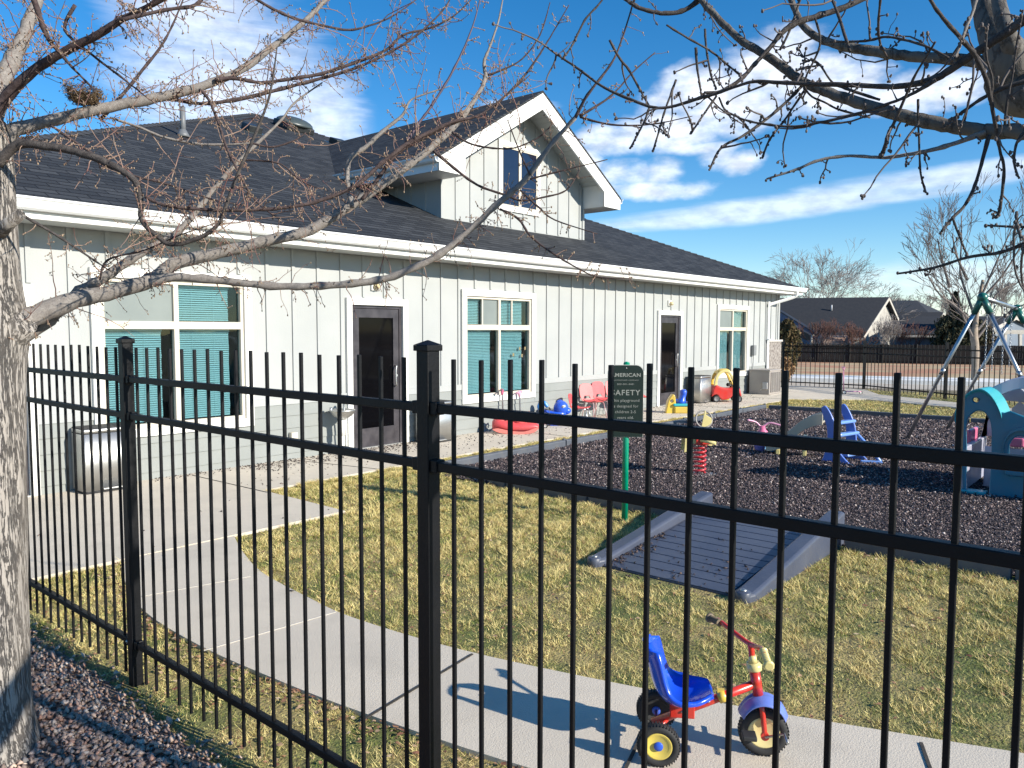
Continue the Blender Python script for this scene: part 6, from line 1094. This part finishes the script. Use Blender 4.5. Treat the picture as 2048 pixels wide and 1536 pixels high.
# houses behind the board fence
h_roof = mat('far_roof', (.018, .021, .028), .9, (.026, .028, .034), 4, bump=.3, bscale=30); h_wall = mat('far_wall_stone', (.42, .40, .36), .85, (.33, .31, .28), 2); h_wall2 = mat('far_wall_taupe', (.20, .175, .155), .85, (.17, .15, .135), 2); h_wall3 = mat('far_wall_blue', (.16, .20, .25), .8, (.14, .17, .21), 2); h_trim = mat('far_trim', (.52, .48, .42), .6)
def slabq(q, pts, th):
    P = [Vector(p) for p in pts]; n = (P[1]-P[0]).cross(P[2]-P[0]).normalized(); n = n if n.z >= 0 else -n; k = len(P)
    q.add(P+[p-n*th for p in P], [tuple(range(k)), tuple(reversed(range(k, 2*k)))]+[(i, (i+1) % k, (i+1) % k+k, i+k) for i in range(k)])
def house(label, gablex, ridge, eave_f, eave_b, d, L, wm, trimw=.22, wing=None):
    """gable end at depth d facing the camera side; ridge runs back to the left"""
    R_, Ef, Eb = at(*ridge, d), at(*eave_f, d-3.2), at(*eave_b, d+3.4); dr = Vector((-.36, .93, 0)); H = thing('house', label, 'house', (R_.x, R_.y, gz(R_.x, R_.y)))
    q = MB(); slabq(q, [R_, Ef, Ef+dr*L, R_+dr*L], .18); rf_ = q.build('roof', h_roof, H, True, fix=True); q = MB(); slabq(q, [R_, Eb, Eb+dr*L, R_+dr*L], .18); q.build('roof_slope', h_roof, H, True, fix=True)
    q = MB(); g = gz(R_.x, R_.y)-.1; i_ = dr*.45; a, b_, c = Ef.lerp(R_, .08)+i_, R_+i_-Vector((0, 0, .12)), Eb.lerp(R_, .10)+i_
    bot = lambda v: Vector((v.x, v.y, g)); a2, c2 = a-Vector((0, 0, .25)), c-Vector((0, 0, .25)); pts = [bot(a), bot(c), c2, b_, a2]; far = [p+dr*(L-1) for p in pts]
    q.add(pts+far, [(0, 1, 2, 3, 4), (9, 8, 7, 6, 5), (0, 4, 9, 5), (1, 6, 7, 2)]); w_ = q.build('wall', wm, H, True, fix=True)
    q = MB()
    for u, v in ((R_, Ef), (R_, Eb)): q.bar(u-Vector((0, 0, .16))-dr*.02, v-Vector((0, 0, .16))-dr*.02, .06, trimw*1.15)
    q.bar(Ef-Vector((0, 0, .2)), Ef+dr*L-Vector((0, 0, .2)), .08, .2); q.build('rake_trim', h_trim, H, True)
    return H, R_, Ef, Eb, dr, rf_
H1 = house('nearer house with a long dark roof and a lit pale gable, behind the board fence', 0, (1778, 594), (1727, 673), (1797, 637), 74, 17, h_wall)
q = MB(); R_, Ef, dr = H1[1], H1[2], H1[4]
for t_, u_ in ((.25, .35), (.6, .3), (.8, .25)): c = R_+dr*17*t_+(Ef-R_)*u_; q.tube([c, c+Vector((0, 0, .55))], .07, 8)
q.build('vent_pipe', mat('pale_pipe', (.6, .6, .6), .5), H1[5], True)
q = MB(); c = R_+dr*10.6+(Ef-R_)*.45; q.tube([c-Vector((0, 0, .1)), c+(Ef-R_)*.28+Vector((0, 0, .3))], .09, 8); q.ball(c+Vector((0, 0, .25)), .22, 8, 6); q.build('chimney', mat('pale_pipe', (.6, .6, .6), .5), H1[5], True)
H2 = house('second dark roofed house with small pale gable, just left of the olive juniper', 0, (1887, 624), (1862, 672), (1897, 640), 86, 10.5, h_wall2, .2)
q = MB(); R_, Ef, Eb, dr = H2[1:5]; tp = at(1833, 601, 93); tp2 = at(1790, 601, 95)
a = R_+dr*1.5; b_ = R_+dr*10.3; slabq(q, [tp, tp2, b_, a], .15); slabq(q, [tp, a, at(1890, 627, 96)], .15); q.build('hip_roof', h_roof, H2[0], True, fix=True)
q = MB(); c = at(1845, 683, 82); q.box(-1.9, 1.9, -.1, .1, -.4, .25, Matrix.Rotation(rzv, 3, 'Z'), c); q.build('porch_beam', h_wall3, H2[0], True)
H3 = house('pale blue grey house at the right edge, behind the swing set', 0, (2032, 632), (1965, 668), (2110, 668), 70, 8, h_wall3, .28)
q = MB()
for px in (1978, 2010, 2040, 2070): q.box(-.12, .12, -.1, .1, -1.6, .75, None) if 0 else q.bar(at(px, 668, 66), at(px, 700, 66), .22, .22)
q.bar(at(1965, 664, 66), at(2090, 664, 66), .3, .35); q.build('porch', h_trim, H3[0], True)
H0 = thing('house', 'blue grey house with stepped gable rakes seen just right of the building corner', 'house', tuple(at(1560, 700, 73)))
q = MB(); A0, B0, C0 = at(1520, 612, 75), at(1563, 620, 73), at(1648, 672, 70); bk = Vector((.75, .65, 0))*8
slabq(q, [A0, B0, B0+bk, A0+bk], .16); slabq(q, [B0, C0, C0+bk, B0+bk], .16); D0, E0_ = at(1580, 643, 70), at(1640, 678, 68); slabq(q, [at(1540, 640, 72), D0, D0+bk*.4, at(1540, 640, 72)+bk*.4], .16); slabq(q, [D0, E0_, E0_+bk*.4, D0+bk*.4], .16); q.build('roof', mat('far_roof_blue', (.09, .10, .125), .8, (.12, .13, .15), 3), H0, True, fix=True)
q = MB(); dn = Vector((0, 0, -.2)); pts = [A0+dn, B0+dn, C0+dn, at(1648, 715, 70), at(1520, 715, 75)]; pts = [p+bk*.05 for p in pts]; q.add(pts+[p+bk*.9 for p in pts], [(0, 1, 2, 3, 4), (9, 8, 7, 6, 5)]+[(i, (i+1) % 5, (i+1) % 5+5, i+5) for i in range(5)]); q.build('wall', mat('far_wall_slate', (.13, .17, .26), .8), H0, True, fix=True)
# tan barrel arch cover
AR = thing('arch_cover', 'tan and brown arched canopy with an open round end, behind the board fence', 'canopy', tuple(at(1660, 700, 68)))
q = MB(); a0, a1 = at(1625, 700, 68.5), at(1702, 700, 67); ax = (a1-a0).normalized(); sd = Vector((-ax.y, ax.x, 0)); cv = mat('arch_cloth', (.50, .36, .28), .9, (.36, .20, .15), .9, lo=.4, hi=.6); rings = []
for p in (a0, a0.lerp(a1, .33), a0.lerp(a1, .66), a1):
    o_ = [tuple(p+sd*1.15*math.cos(t)+Vector((0, 0, 1.25*math.sin(t)))) for t in np.linspace(0, PI, 17)]; i_ = [tuple(p+sd*1.10*math.cos(t)+Vector((0, 0, 1.20*math.sin(t)))) for t in np.linspace(PI, 0, 17)]; rings.append(o_+i_)
q.loft(rings); q.build('cover', cv, AR, True, fix=True)
q = MB()
for p in (a0, a1): q.tube([p+sd*1.18*math.cos(t)+Vector((0, 0, 1.30*math.sin(t))) for t in np.linspace(0, PI, 15)], .09, 6)
q.build('hoop', h_trim, AR, True)
# ------------------------------------------------------------------ sun, sky and clouds
SAZ, SEL = rad(279.8), rad(24.5)
W = D.worlds.new('World'); S.world = W; W.use_nodes = True; nt = W.node_tree; L = nt.links.new; bg = nt.nodes['Background']
sk = nd(nt, 'ShaderNodeTexSky'); sk.sky_type = 'NISHITA'; sk.sun_disc = False; sk.sun_elevation = SEL; sk.sun_rotation = PI/2-SAZ; sk.altitude = 800; sk.air_density = 1.0; sk.dust_density = .05; sk.ozone_density = 3.0
hs = nd(nt, 'ShaderNodeHueSaturation'); hs.inputs['Saturation'].default_value = SKYSAT; hs.inputs['Value'].default_value = 1.0; L(sk.outputs[0], hs.inputs['Color'])
tc = nd(nt, 'ShaderNodeTexCoord'); sp = nd(nt, 'ShaderNodeSeparateXYZ'); L(tc.outputs['Generated'], sp.inputs[0])
def mth(op, a, b=None, c=None):
    n = nd(nt, 'ShaderNodeMath', operation=op)
    for i, v in enumerate((a, b, c)):
        if v is None: continue
        if isinstance(v, (int, float)): n.inputs[i].default_value = v
        else: L(v, n.inputs[i])
    return n.outputs[0]
az = mth('MULTIPLY', mth('ARCTAN2', sp.outputs[1], sp.outputs[0]), 180/PI); el = mth('MULTIPLY', mth('ARCSINE', sp.outputs[2]), 180/PI)
cb = nd(nt, 'ShaderNodeCombineXYZ'); L(az, cb.inputs[0]); L(el, cb.inputs[1])
def noise(sx, sy, sc, det=8, ro=.6, dist=0):
    mp = nd(nt, 'ShaderNodeMapping'); mp.inputs['Scale'].default_value = (sx, sy, 1); L(cb.outputs[0], mp.inputs[0]); n = nd(nt, 'ShaderNodeTexNoise'); n.inputs['Scale'].default_value = sc; n.inputs['Detail'].default_value = det; n.inputs['Roughness'].default_value = ro; n.inputs['Distortion'].default_value = dist; L(mp.outputs[0], n.inputs[0]); return n.outputs[0]
puff = noise(1, 1.7, .38, 8, .55); wisp = noise(.22, 1.6, .5, 7, .6, .6)
def blob(a0, e0, rx, ry, rot=0):
    x = mth('SUBTRACT', az, a0); y = mth('SUBTRACT', el, e0); c, s_ = math.cos(rad(rot)), math.sin(rad(rot))
    u = mth('ADD', mth('MULTIPLY', x, c/rx), mth('MULTIPLY', y, s_/rx)); v = mth('ADD', mth('MULTIPLY', x, -s_/ry), mth('MULTIPLY', y, c/ry)); return mth('SUBTRACT', 1, mth('ADD', mth('MULTIPLY', u, u), mth('MULTIPLY', v, v)))
def group(bl, nz, amp, lo, hi):
    m_ = None
    for b_ in bl: f = blob(*b_); m_ = f if m_ is None else mth('MAXIMUM', m_, f)
    m_ = mth('ADD', mth('MAXIMUM', m_, -1.2), mth('MULTIPLY', mth('SUBTRACT', nz, .5), amp)); r_ = nd(nt, 'ShaderNodeMapRange', interpolation_type='SMOOTHSTEP'); r_.inputs[1].default_value = lo; r_.inputs[2].default_value = hi; L(m_, r_.inputs[0]); return r_.outputs[0]
cum = group([(21.8, 17.3, 3.2, 2.4), (25.5, 15.4, 4.8, 2.0), (18.3, 16.0, 3.2, 1.9), (13.2, 14.9, 4.6, 1.2), (29.5, 13.9, 3.8, 1.5), (33.5, 13.4, 2.8, 1.0), (35.2, 11.6, 1.3, 1.8), (27, 16.5, 3, 1.6)], puff, 2.8, -.60, 1.25)
cu2 = group([(32.2, 11.2, 2.6, 1.0), (29.6, 11.2, 1.6, 1.2), (30.2, 9.9, 4.4, .8), (25.8, 12.0, 1.5, .9), (24.2, 11.6, 1.6, .9), (27, 12.6, 3, .5)], puff, 3.2, -.3, 1.5)
stk = group([(21, 8.5, 15, .95, -4.5), (12, 9.6, 10, .9, -3)], wisp, 1.7, -.3, 1.0)
lef = group([(60, 15.5, 8, 7), (54.0, 14, 3.8, 4.5), (66, 10, 6, 2.5), (62, 20, 6, 4), (40, 15.8, 3, .5), (49.5, 12.5, 2.4, 1.1)], wisp, 1.5, -.25, 1.4)
low = group([(8, 3.2, 12, 1.8), (-8, 4, 16, 3), (22, 1.4, 16, 1.5), (10, .8, 40, 1.6)], wisp, 1.5, -.1, 1.6)
cov = mth('MAXIMUM', mth('MAXIMUM', mth('MAXIMUM', cum, mth('MULTIPLY', cu2, .85)), mth('MULTIPLY', stk, .62)), mth('MAXIMUM', mth('MULTIPLY', lef, .82), mth('MULTIPLY', low, .7))); cov = mth('MULTIPLY', cov, .90)
sh = nd(nt, 'ShaderNodeMapRange'); sh.inputs[1].default_value = .35; sh.inputs[2].default_value = .62; sh.inputs[3].default_value = .70; sh.inputs[4].default_value = 1.05; L(noise(1, 2.2, .55, 6, .55), sh.inputs[0])
cc = nd(nt, 'ShaderNodeVectorMath', operation='SCALE'); cc.inputs[0].default_value = CLOUDC; L(sh.outputs[0], cc.inputs[3])
mx = nd(nt, 'ShaderNodeMix', data_type='RGBA'); L(cov, mx.inputs[0]); L(hs.outputs[0], mx.inputs[6]); L(cc.outputs[0], mx.inputs[7]); L(mx.outputs[2], bg.inputs[0]); bg.inputs[1].default_value = SKYSTR
sd_ = D.lights.new('sun', 'SUN'); sd_.energy = SUNE; sd_.angle = rad(.53); sd_.color = (1, .93, .81); so = D.objects.new('sun', sd_); COL.objects.link(so)
dv = -Vector((math.cos(SAZ)*math.cos(SEL), math.sin(SAZ)*math.cos(SEL), math.sin(SEL))); so.rotation_euler = dv.to_track_quat('-Z', 'Y').to_euler(); so.location = (0, -20, 20)
S.render.engine = 'CYCLES'; S.view_settings.view_transform = 'Standard'; S.view_settings.look = 'None'; S.view_settings.gamma = 1; S.view_settings.exposure = EXPO
S.cycles.max_bounces = 8; S.cycles.transparent_max_bounces = 16; S.cycles.use_denoising = True
